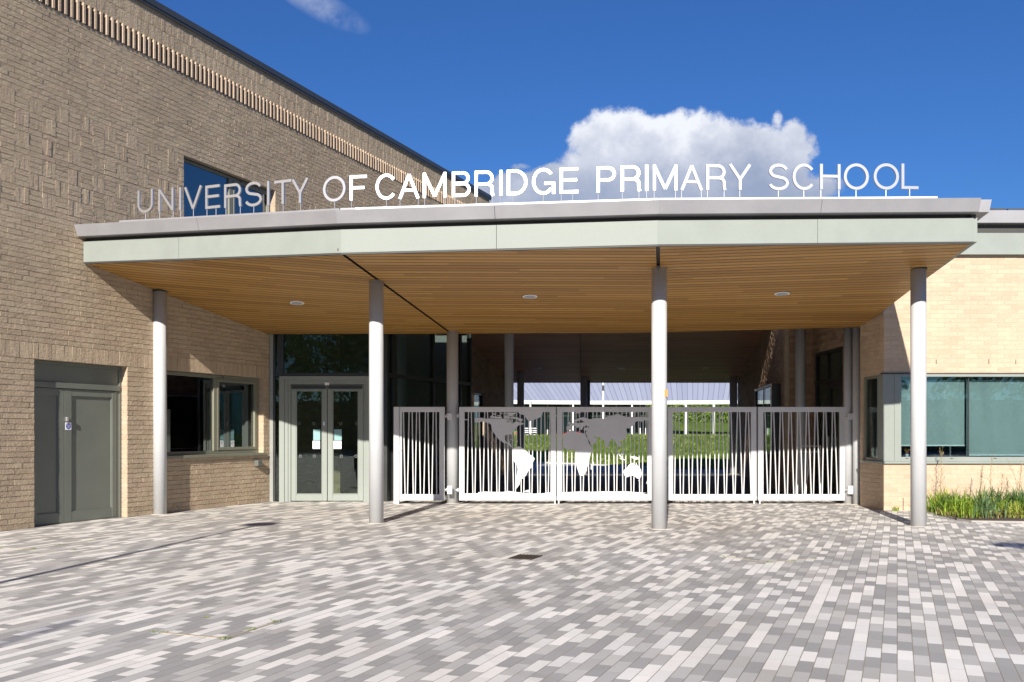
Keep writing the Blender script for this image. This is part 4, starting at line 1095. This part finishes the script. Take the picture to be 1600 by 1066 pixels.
# front and corner
ZS, ZH = .84, 2.335
kS, kH = 10.5 * C, 30.5 * C
bricks(SF, 0, SF.L - .004, 0, 4.39, [(.12, SF.L + .1, .80, ZH)], None, 'side_wall', BR2, wing)
bricks(FF, 0, FF.L, 0, 4.39, [(-.1, 7.6, .80, ZH)], None, 'front_wall', BR2, wing, jit=.0016)
def ffs(px): return fx(px, 16.46) - 6.375
mb = MB()
FF.box(mb, -.02, ffs(1397), -.12, .012, ZS, ZH)
mb.build('corner_panel', SAGE, wing, bevel=.003)
mb = MB()
FF.box(mb, ffs(1397) + .001, ffs(1407.5), -.12, .02, ZS, ZH)
FF.box(mb, ffs(1407.5), 7.6, -.12, .02, ZS, ZS + .075); FF.box(mb, ffs(1407.5), 7.6, -.12, .02, ZH - .045, ZH)
FF.box(mb, ffs(1686), ffs(1690), -.12, .0, ZS + .075, ZH - .045)
fw = mb.build('front_window', SAGE, wing, bevel=.004)
pane(FF, fw, ffs(1407.5), ffs(1514), ZS + .075, ZH - .045, -.035, GLASSC); pane(FF, fw, ffs(1515.5), ffs(1686), ZS + .075, ZH - .045, -.035, GLASSC)
mb = MB(); FF.box(mb, ffs(1514), ffs(1515.5), -.06, -.03, ZS + .075, ZH - .045); mb.build('mullion', BLACK, fw)
for px in (1416, 1486, 1554):
    mb = MB(); FF.box(mb, ffs(px - 2), ffs(px + 2.3), .018, .023, ZS + .045, ZS + .056); mb.build('drain_slot', BLACK, fw)
for (pa, pb, zb) in [(1408, 1513.5, fz(695.5, 16.6)), (1516.5, 1622, fz(710.5, 16.6)), (1624, 1686, fz(712, 16.6))]:
    mb = MB(); FF.box(mb, ffs(pa), ffs(pb), -.16, -.155, zb, ZH - .09); bl_ = mb.build('blind', BLIND, fw)
    mb = MB(); FF.box(mb, ffs(pa), ffs(pb), -.17, -.145, zb - .018, zb + .003); mb.build('bottom_bar', WPAINT, bl_)
mb = MB()
FF.box(mb, -.045, 7.7, -.12, .05, .80, ZS - .001); SF.box(mb, .1, SF.L + .045, -.12, .048, .80, ZS - .001)
mb.build('sill', SAGE, wing, bevel=.004)
mb = MB(); FF.box(mb, -.02, 7.7, -.10, .025, ZH + .001, ZH + .022); mb.build('head_flashing', DARKGAP, wing)
mb = MB(); SF.box(mb, SF.L - .24, SF.L - .0, -.12, .01, ZS, ZH - .002); mb.build('corner_panel', SAGE, wing)
mb = MB(); rect_frame(SF, mb, .13, SF.L - .24, ZS, ZH, -.1, -.02, .05); sw = mb.build('side_window', SAGEF, wing, bevel=.004)
pane(SF, sw, .18, SF.L - .29, ZS + .05, ZH - .05, -.05)
for (px, a, b) in [(1462.7, 562, 569), (1545, 561, 569), (1411, 778, 797), (1300 + 1020 / 3.553, 562, 569)]:
    mb = MB(); FF.box(mb, ffs(px) - .005, ffs(px) + .005, -.01, .006, fz(b, 16.46), fz(a, 16.46)); mb.build('weep_vent', BLACK, wing)
# roof edge of the wing
mb = MB(); FF.box(mb, -.05, 8.2, -.3, .10, 4.37, 4.735); mb.build('fascia', SAGE, wing, bevel=.003)
mb = MB(); FF.box(mb, -.05, 8.2, -.4, .02, 4.735, 4.895); mb.build('shadow_gap', DARKGAP, wing)
mb = MB(); FF.box(mb, -.10, 8.3, -.5, .16, 4.896, 5.11); mb.build('capping', CAPM, wing, bevel=.004)
mb = MB()
for (a, b, h) in [(0, .75, .03), (.78, 2.1, .045), (2.13, 4.2, .04), (4.23, 8, .045)]: FF.box(mb, a - .05, b - .05, -.4, .10, 5.112, 5.112 + h)
mb.build('roof_lead', COPE, wing)
mb = MB(); mb.box(6.5, 14.5, 16.9, 21, 4.55, 4.9); mb.build('roof_deck', ROOFM, wing)
# room behind the blinds
mb = MB()
mb.box(6.62, 14.4, 20.0, 20.1, 0, 4.3); mb.box(6.62, 14.4, 16.75, 20.0, .30, .34); mb.box(6.62, 14.4, 16.75, 20, 2.75, 2.8); mb.box(6.66, 6.7, 16.8, 17.4, .34, 2.75)
mb.build('room_lining', INTER, wing)
t = thing('office_chair', 'dark chair with a pale curved rail just inside the right wing window', 'chair', (7.65, 17.1, .34))
mb = MB(); pts = [Vector((7.45 + .30 * k / 8, 17.05, .87 + .085 * math.sin(math.pi * k / 8) ** .6)) for k in range(9)]
for a, b in zip(pts[:-1], pts[1:]): mb.tube(a, b, .009, 8)
mb.build('back_rail', WPAINT, t)
mb = MB(); mb.box(7.47, 7.73, 17.06, 17.1, .74, .92); mb.box(7.42, 7.78, 17.1, 17.5, .72, .76); mb.tube((7.6, 17.3, .34), (7.6, 17.3, .72), .03, 10); mb.build('seat', BLACK, t)
t = thing('vase', 'small pale vase of dried orange flowers inside the right wing window', 'vase', (fx(1417, 16.75), 16.75, .86))
X = fx(1417, 16.75); mb = MB(); mb.tube((X, 16.75, .86), (X, 16.75, .96), .02, 14, .03); mb.build('vessel', WPAINT, t)
mb = MB()
for k in range(26):
    a = random.random() * 6.28; r = random.uniform(.01, .07); z = random.uniform(1.0, 1.09); p = Vector((X + r * math.cos(a), 16.75 + r * math.sin(a) * .5, z))
    mb.tube((X, 16.75, .95), p, .002, 4); mb.tube(p, p + Vector((0, 0, .018)), .012, 6, .004)
mb.build('dried_flowers', mat('dried_orange', (.40, .17, .06), .8), t)

# hoop stand inside the passage
t = thing('hoop_stand', 'thin white metal hoop stand inside the passage behind the rightmost gate', 'stand', (6.0, 19.5, 0))
d = 19.5; mb = MB(); g_ = lambda px, py: pt(px, py, d)
for a, b in [((1247, 697), (1282, 697)), ((1247, 706), (1282, 706)), ((1247, 697), (1246, 777)), ((1282, 697), (1282, 777)), ((1263, 706), (1259, 777)), ((1268, 706), (1256, 777))]:
    mb.tube(g_(*a), Vector((g_(*b).x, d, max(0, g_(*b).z - (.0 if b[1] < 770 else .06)))), .010, 8)
mb.build('tube_frame', WPAINT, t)

# ================================================================== round classroom block far behind
RC = Vector((6.65, 35, 0))
ring = thing('round_classroom_block', 'curved single storey block with a seamed blue-grey metal roof beyond the lawn', 'building', (6.65, 55, 0))
def rp(r, a, z): return Vector((RC.x + r * math.sin(a), RC.y + r * math.cos(a), z))
mb = MB(); gb = MB(); fb = MB(); wb_ = MB()
N = 90; a0, a1 = R(-72), R(60)
ZE = 3.0
def RO(a): return 29 if a < R(3.5) else 24.3
for k in range(N):
    u, v = a0 + (a1 - a0) * k / N, a0 + (a1 - a0) * (k + 1) / N
    mb.face([rp(20, u, ZE + .12), rp(20, v, ZE + .12), rp(RO(u), v, ZE + .12 + (RO(u) - 20) * .387), rp(RO(u), u, ZE + .12 + (RO(u) - 20) * .387)], uv=[(u * 20 / .28, 0), (v * 20 / .28, 0), (v * 20 / .28, 1), (u * 20 / .28, 1)])
    gb.hexa([rp(19.85, u, ZE - .10), rp(19.85, v, ZE - .10), rp(20.05, v, ZE - .10), rp(20.05, u, ZE - .10), rp(19.80, u, ZE + .11), rp(19.80, v, ZE + .11), rp(20.05, v, ZE + .11), rp(20.05, u, ZE + .11)])
    fb.face([rp(20.06, u, ZE), rp(20.06, v, ZE), rp(RO(u) - .1, v, ZE + .1), rp(RO(u) - .1, u, ZE + .1)])
mb.build('roof', SEAM, ring); gb.build('gutter', WPAINT, ring); fb.build('underside', mat('pale_underside', (.20, .20, .20), .8), ring)
wl = MB(); amx = R(3.5)
k = a0
while k < amx:
    v = min(k + .05, amx); wl.hexa([rp(23.2, k, 0), rp(23.2, v, 0), rp(23.3, v, 0), rp(23.3, k, 0), rp(23.2, k, 3.3), rp(23.2, v, 3.3), rp(23.3, v, 3.3), rp(23.3, k, 3.3)]); k = v
wl.build('inner_wall', INTER, ring)
k = a0; i = 0
while k < amx - .01:
    v = min(k + .062, amx)
    f_ = Fr(rp(22.6, k, 0), rp(22.6, v, 0)); m2 = MB(); rect_frame(f_, m2, 0, f_.L, .4, 3.15, -.06, 0, .04); f_.box(m2, .04, f_.L - .04, -.06, -.002, 2.25, 2.32)
    if i % 4 == 3: f_.box(m2, .04, f_.L - .04, -.05, -.01, .44, 2.25, 1)
    wnd = m2.build('window', [WPAINT if i % 2 else SAGEF, mat('green_panel', (.10, .22, .06), .6)], ring)
    if i % 4 != 3: pane(f_, wnd, .04, f_.L - .04, .44, 3.11, -.03)
    k = v; i += 1
for px in (742, 828, 895, 988, 1071, 1113, 1165, 1200):
    d_ = 54.6; X = (px - 800) / FPX * d_; a = math.asin((X - RC.x) / 19.75); p = rp(19.7, a, 0)
    m2 = MB(); m2.tube((p.x, p.y, .2), (p.x, p.y, ZE + .08), .065 if px > 1000 else .05, 12); m2.build('post', WPAINT, ring)
t = thing('tall_pole', 'tall thin white pole with a dark band, standing on the lawn', 'pole', ((942.5 - 800) / FPX * 45, 45, .5))
X = (942.5 - 800) / FPX * 45; mb = MB(); mb.tube((X, 45, .5), (X, 45, 6.5), .045, 12); mb.build('shaft', WPAINT, t); mb = MB(); mb.tube((X, 45, 3.26), (X, 45, 3.52), .055, 12); mb.build('band', COPE, t)
t = thing('garden_bench', 'small white slatted bench by the glazing beyond the lawn', 'bench', (1.0, 52, .7))
mb = MB(); mb.box(.65, 1.35, 52, 52.4, 1.15, 1.19); mb.build('seat', WPAINT, t); mb = MB()
for z in (1.28, 1.38, 1.5): mb.box(.65, 1.35, 52.38, 52.42, z, z + .05)
mb.build('backrest', WPAINT, t)
for x in (.68, 1.3): mb = MB(); mb.box(x, x + .05, 52, 52.42, .6, 1.15); mb.build('leg', WPAINT, t)
mb = MB()
for (x0, x1) in [(-2.5, .3), (2.3, 4.4)]:
    for k in range(160):
        x = random.uniform(x0, x1); z = random.uniform(1.02, 1.30); y = 50.5 + random.uniform(-.3, .3); s_ = .035
        mb.face([(x - s_, y, z), (x + s_, y, z - .01), (x, y - .02, z + 2 * s_)])
tag(mb.build('flowers', PINK), 'pink and red flowers along the glazing beyond the lawn', 'flowers', kind='stuff')

# ---- leaves
def leaves(mb, c, r, n, size, flat=1.0, shape=None):
    for _ in range(n):
        while True:
            p = Vector((random.uniform(-1, 1), random.uniform(-1, 1), random.uniform(-1, 1)))
            if p.length <= 1: break
        p = Vector((c[0] + p.x * r[0], c[1] + p.y * r[1], c[2] + p.z * r[2]))
        n_ = Vector((random.uniform(-1, 1), random.uniform(-1, 1), random.uniform(-.3, 1))).normalized(); u_ = n_.orthogonal().normalized(); v_ = n_.cross(u_)
        s_ = size * random.uniform(.6, 1.3)
        mb.face([p - u_ * s_, p - v_ * s_ * .55, p + u_ * s_, p + v_ * s_ * .55])
t = thing('hedge', 'bright green leafy hedge beyond the lawn under the curved roof', 'hedge', (11, 74, 2))
mb = MB()
for k in range(26): leaves(mb, (5 + k * .62, 74 + random.uniform(-.3, .3), 2.9 + random.uniform(-.1, .25)), (.7, .6, 1.25), 260, .09)
mb.build('foliage', LEAF, t)
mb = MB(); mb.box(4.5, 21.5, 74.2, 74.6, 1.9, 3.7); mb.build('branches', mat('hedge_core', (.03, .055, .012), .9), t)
def tree(label, x, y, h, r, m, n, dens, leafsize, group=None, z0=0):
    t = thing('tree', label, 'tree', (x, y, z0), group)
    mb = MB(); mb.tube((x, y, z0), (x, y, z0 + h * .45), h * .028, 12, h * .016)
    for k in range(8):
        a = k * .8 + random.random(); z = z0 + h * random.uniform(.3, .5)
        e = Vector((x + math.cos(a) * r * .7, y + math.sin(a) * r * .7, z + h * .3)); mb.tube((x, y, z), e, h * .010, 7, h * .003)
    mb.build('trunk', BARK, t)
    mb = MB()
    for k in range(n):
        a = random.random() * 6.28; q_ = random.random() ** .5; zz_ = random.uniform(.3, 1)
        rr = r * q_ * math.sin(min(1, (1.02 - zz_) * 1.9) * math.pi / 2)
        leaves(mb, (x + rr * math.cos(a), y + rr * math.sin(a), z0 + h * zz_), (r * .26, r * .26, r * .2), dens, leafsize)
    mb.build('crown', m, t)
    return t
tree('dense green tree behind the hedge beyond the curved roof', 15, 84, 9, 4.5, LEAF, 30, 90, .16, 'trees beyond the lawn', 1)
tree('darker tree behind the hedge, left of the other', 7, 88, 8, 4.5, LEAFD, 30, 90, .16, 'trees beyond the lawn', 1)
# trees across the forecourt, behind the photographer; the glass mirrors them
tg = 'trees across the forecourt behind the viewer'
t1 = tree('tall dark tree across the forecourt, behind the viewer', -9, -34, 11, 5, LEAFD, 40, 70, .22, tg)
for k, (x, y, s_) in enumerate([(-3, -31, 'second'), (8, -35, 'third'), (16, -32, 'fourth'), (-18, -33, 'fifth'), (25, -36, 'sixth'), (3, -40, 'seventh'), (33, -34, 'eighth'), (-13, -41, 'ninth')]):
    c = copy_tree(t1, (x, y, 0)); c['label'] = s_ + ' dark tree of the row across the forecourt, behind the viewer'
    c.rotation_euler.z = k * 1.1

t = thing('hedge', 'tall dark hedge along the far side of the forecourt, behind the viewer', 'hedge', (5, -30, 0))
mb = MB()
for k in range(60): leaves(mb, (-28 + k * 1.1, -29.6 + random.uniform(-.3, .3), 1.7 + random.uniform(-.3, .5)), (1.0, .6, 1.6), 130, .16)
mb.build('foliage', LEAFD, t)
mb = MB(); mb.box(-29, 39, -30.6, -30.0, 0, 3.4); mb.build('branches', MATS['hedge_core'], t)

# ================================================================== planting bed at the right
bed = MB()
poly = [pt(1452, 799.5, 2025 / 125), pt(1470, 806, 2025 / 131.5), pt(1492, 812, 2025 / 137.5), pt(1515, 815.5, 2025 / 141), pt(1610, 817, 2025 / 142.5)]
poly = [(p.x, p.y) for p in poly] + [(14.4, 14.2), (14.4, 16.4), (7.2, 16.4)]
bed.face([(x, y, .02) for x, y in poly]); o = bed.build('soil_bed', SOIL); o['kind'] = 'structure'
kb = MB()
for (x0, y0), (x1, y1) in zip(poly[:5], poly[1:6]):
    kb.hexa([(x0, y0 - .06, -.01), (x1, y1 - .06, -.01), (x1, y1, -.01), (x0, y0, -.01), (x0, y0 - .06, .024), (x1, y1 - .06, .024), (x1, y1, .024), (x0, y0, .024)])
o = kb.build('bed_edging', mat('edging', (.34, .32, .30), .85, fn=painted)); o['kind'] = 'structure'
def blade(mb, p, h, w_, a, lean, seg=4):
    # arching strap leaf
    dirv = Vector((math.cos(a), math.sin(a), 0)); sd_ = Vector((-dirv.y, dirv.x, 0)); prev = None
    for k in range(seg + 1):
        t = k / seg; q_ = Vector(p) + dirv * (lean * h * t * t) + Vector((0, 0, h * (t - .25 * lean * t * t))); ww = w_ * (1 - t) ** .6 * (.6 + .4 * min(1, t * 4)) + .0006
        if prev: mb.face([prev[0], prev[1], q_ + sd_ * ww, q_ - sd_ * ww])
        prev = (q_ - sd_ * ww, q_ + sd_ * ww)
def clump(x, y, n, h, w_, m, label, spread=.12, dry=0):
    t = thing('grass_clump', label, 'plant', (x, y, .02), 'leafy clumps in the planting bed')
    mb = MB()
    for _ in range(n):
        blade(mb, (x + random.gauss(0, spread), y + random.gauss(0, spread * .7), .02), h * random.uniform(.35, 1.2), w_ * random.uniform(.7, 1.3), random.random() * 6.28, random.uniform(.1, .9), 5)
    mb.build('blades', m, t)
    if dry:
        mb = MB()
        for _ in range(dry): blade(mb, (x + random.gauss(0, spread * 1.2), y - .1 + random.gauss(0, spread * .5), .02), h * random.uniform(.25, .55), w_ * .8, random.random() * 6.28, random.uniform(.6, 1.4), 4)
        mb.build('dry_leaves', BLADED, t)
TONES = [mat('bright_leaf', fn=leaffn((.10, .20, .02), (.38, .50, .06))), mat('yellow_leaf', fn=leaffn((.14, .20, .03), (.46, .50, .10))),
         mat('deep_leaf', fn=leaffn((.03, .08, .012), (.16, .28, .04))), mat('iris_blade', fn=leaffn((.05, .10, .04), (.18, .28, .12)))]
cl = [(1468, 16.0, 'bushy green grass clump with reddish dry leaves at the left tip of the planting bed', 95, .50, 1),
      (1482, 15.6, 'grass clump with dry brown base, second from the left end of the bed', 90, .50, 1),
      (1478, 16.1, 'tall grass clump against the cream wall near the left end of the bed', 70, .62, 0),
      (1496, 15.2, 'leafy green clump spilling over the edging, third from the left in the bed', 90, .48, 1),
      (1505, 15.8, 'mid-height clump against the wall below the left blind gap', 80, .55, 0),
      (1516, 14.9, 'low bright clump at the front bend of the bed', 80, .42, 0),
      (1528, 15.4, 'round green clump in the middle of the bed', 90, .55, 1),
      (1538, 14.85, 'spiky blue-green iris-like clump at the front of the bed', 60, .62, 0),
      (1547, 15.6, 'tall blue-green clump behind the spiky one', 70, .66, 0),
      (1560, 15.1, 'low spreading clump right of the spiky one', 70, .40, 1),
      (1572, 15.5, 'upright dark clump near the right edge of the picture', 80, .62, 0),
      (1585, 15.0, 'low bright leafy clump near the right edge', 90, .38, 1),
      (1596, 15.6, 'tall dark clump at the right edge of the picture', 80, .66, 0),
      (1612, 15.2, 'clump just past the right edge of the picture', 70, .55, 0)]
for k, (px, d, lb, n, h, dry) in enumerate(cl):
    clump((px - 800) / FPX * d, d, int(n * 2.0), h * .66, .0095 if k not in (7, 8, 10, 12) else .014, (TONES[3] if k in (7, 8, 12) else TONES[(0, 2, 1, 0, 2, 0, 1, 3, 3, 0, 2, 1, 3, 2)[k]]), lb, .105, 18 + 45 * dry)
mb = MB()
for _ in range(900):
    X = random.uniform(7.05, 12.5); y = random.uniform(14.5, 16.3)
    lim = 16.1 - (X - 7.0) * 2.1
    if y < max(14.45, lim): continue
    blade(mb, (X, y, .02), random.uniform(.06, .2), .012, random.random() * 6.28, random.uniform(.3, 1.3), 3)
tag(mb.build('ground_cover', BLADE2), 'low leafy ground cover between the clumps in the planting bed', 'plants', kind='stuff')
def weed(px, d, h, label, lean=0.0, n=34):
    x = (px - 800) / FPX * d; t = thing('tall_weed', label, 'plant', (x, d, .02), 'dry stalks against the cream wall')
    mb = MB(); p = Vector((x, d, .02)); pr_ = p
    for k in range(1, 9):
        q_ = Vector((x + lean * h * (k / 8) ** 1.6 + random.uniform(-.008, .008), d, .02 + h * k / 8)); mb.tube(pr_, q_, .0032, 5, cap=False); pr_ = q_
    for k in range(n):
        f = random.uniform(.35, 1.0); b = Vector((x + lean * h * f ** 1.6, d, .02 + h * f)); e = b + Vector((random.uniform(-.09, .09) * (1.3 - f), random.uniform(-.04, .04), random.uniform(.02, .09)))
        mb.tube(b, e, .0014, 4, cap=False); mb.tube(e, e + Vector((0, 0, .012)), .006, 5, .002)
    mb.build('stalk', mat('dry_stalk', (.23, .19, .10), .9), t)
weed(1469, 16.15, .98, 'tallest dry weed stalk, at the left end of the planting bed', .03, 60)
weed(1530, 15.9, .80, 'dry weed stalk below the middle of the window', .06, 30)
weed(1545, 15.95, .92, 'thin airy weed stalk, third from the left', .06, 26)
weed(1561, 15.7, .62, 'short seedy weed stalk right of the airy one', .1, 24)
weed(1573, 15.6, .60, 'short straight stalk with a yellow head', .0, 8)
weed(1598, 15.6, .90, 'arching bare stalk near the right edge of the picture', -.28, 8)
weed(1592, 15.8, .80, 'bushy weed stalk at the right edge of the picture', .05, 40)
t = thing('small_weed', 'small green weed at the foot of the wing corner', 'plant', (fx(1399, 16.3), 16.3, 0))
mb = MB()
for _ in range(22): blade(mb, (fx(1399, 16.3) + random.gauss(0, .03), 16.28, 0), random.uniform(.06, .13), .007, random.random() * 6.28, .8, 3)
mb.build('leaves', BLADE2, t)

# ================================================================== things set in the paving
def gp(px, py): d = HC * FPX / (py - HY); return Vector(((px - 800) / FPX * d, d, 0))
t = thing('drain_grate', 'small dark recessed drain grate in the paving', 'drain', tuple(gp(821, 871)))
c = gp(821, 871); PF = Fr((c.x, c.y), (c.x + PDIR.x, c.y + PDIR.y))
mb = MB(); 
def pbox(mb, c, a0, a1, b0, b1, z0, z1):
    nrm = Vector((PDIR.y, -PDIR.x, 0)); u_ = Vector((PDIR.x, PDIR.y, 0))
    q_ = [c + u_ * s_ + nrm * o_ for s_, o_ in ((a0, b0), (a1, b0), (a1, b1), (a0, b1))]
    up = lambda v, z: Vector((v.x, v.y, z)); mb.hexa([up(v, z0) for v in (q_[0], q_[3], q_[2], q_[1])] + [up(v, z1) for v in (q_[0], q_[3], q_[2], q_[1])])
pbox(mb, c, -.17, .17, -.135, .135, .001, .005); mb.build('pit', BLACK, t)
mb = MB()
for k in range(7): pbox(mb, c, -.17, .17, -.125 + k * .04, -.112 + k * .04, .0055, .010)
mb.build('bars', mat('rusty_iron', (.10, .07, .05), .8, .3, fn=painted), t)
def cover(label, pa, pb, pc, w_=.012):
    A, B, Cc = gp(*pa), gp(*pb), gp(*pc); t = thing('access_cover', label, 'cover', tuple(B))
    mb = MB()
    for a, b in ((A, B), (B, Cc)):
        n = (b - a).normalized(); n = Vector((n.y, -n.x, 0)) * w_; z = Vector((0, 0, .004))
        mb.hexa([a - n, b - n, b + n, a + n, a - n + z, b - n + z, b + n + z, a + n + z])
    mb.build('edge_trim', mat('sandy_joint', (.36, .31, .23), .9, fn=painted), t)
    mb = MB()
    for q_ in (A, B, Cc, (B + Cc) / 2):
        for _ in range(16): blade(mb, (q_.x + random.gauss(0, .022), q_.y + random.gauss(0, .022), .003), random.uniform(.006, .018), .003, random.random() * 6.28, 1, 3)
    mb.build('moss_tufts', BLADE2, t)
    return t
cover('inset access cover with sandy edges and moss at its corners, in the left foreground paving', (253, 989), (353, 998), (432, 972))
cover('faint inset access cover in the middle distance of the paving', (1131, 870), (1200, 879), (1272, 873), .007)
cover('worn inset cover edge in the paving near the brick hall', (0, 856), (52, 858), (140, 846), .007)
# weeds in the joints
mb = MB()
for (px, py) in [(240, 988), (322, 966), (355, 998), (430, 972), (50, 858), (1150, 870), (1170, 872), (820, 868), (262, 861), (900, 901), (1135, 826), (1322, 832), (115, 860)]:
    q_ = gp(px, py)
    for _ in range(12): blade(mb, (q_.x + random.gauss(0, .02), q_.y + random.gauss(0, .02), .0), random.uniform(.006, .018), .003, random.random() * 6.28, 1, 3)
tag(mb.build('joint_weeds', BLADE2), 'tiny weeds sprouting between the paving blocks', 'weeds', kind='stuff')

# ================================================================== posts behind the viewer that throw the shadows
def lamp(label, P_, h, r=.055, head=.26, head2=True):
    bx, by = P_[0] - SUN_SL * h / .488, P_[1] - h / .488
    t = thing('street_lamp', label, 'street lamp', (bx, by, 0), 'post-top lamps on the forecourt')
    mb = MB(); mb.tube((bx, by, 0), (bx, by, h), r, 16, r * .8); mb.tube((bx, by, 0), (bx, by, .9), r * 1.5, 16); mb.build('pole', COPE, t)
    if head: mb = MB(); mb.tube((bx, by, h), (bx, by, h + .07), head, 32, head * .8); mb.build('lamp_head', COPE, t)
    return t
g1 = gp(405, 820); lamp('dark post-top lamp on the forecourt, throwing the long thin shadow', (g1.x, g1.y), 5.6, .045)
g2 = gp(1586, 853); lamp('dark post-top lamp at the right of the forecourt', (g2.x, g2.y), 5.6, .045)
g3 = gp(128, 966)
bx, by = g3.x - SUN_SL * 8 / .488, g3.y - 8 / .488
t = thing('flag_pole', 'grey pole at the left of the forecourt, throwing the short foreground shadow', 'pole', (bx, by, 0)); mb = MB(); mb.tube((bx, by, 0), (bx, by, 8), .10, 16, .035); mb.build('shaft', COPE, t)
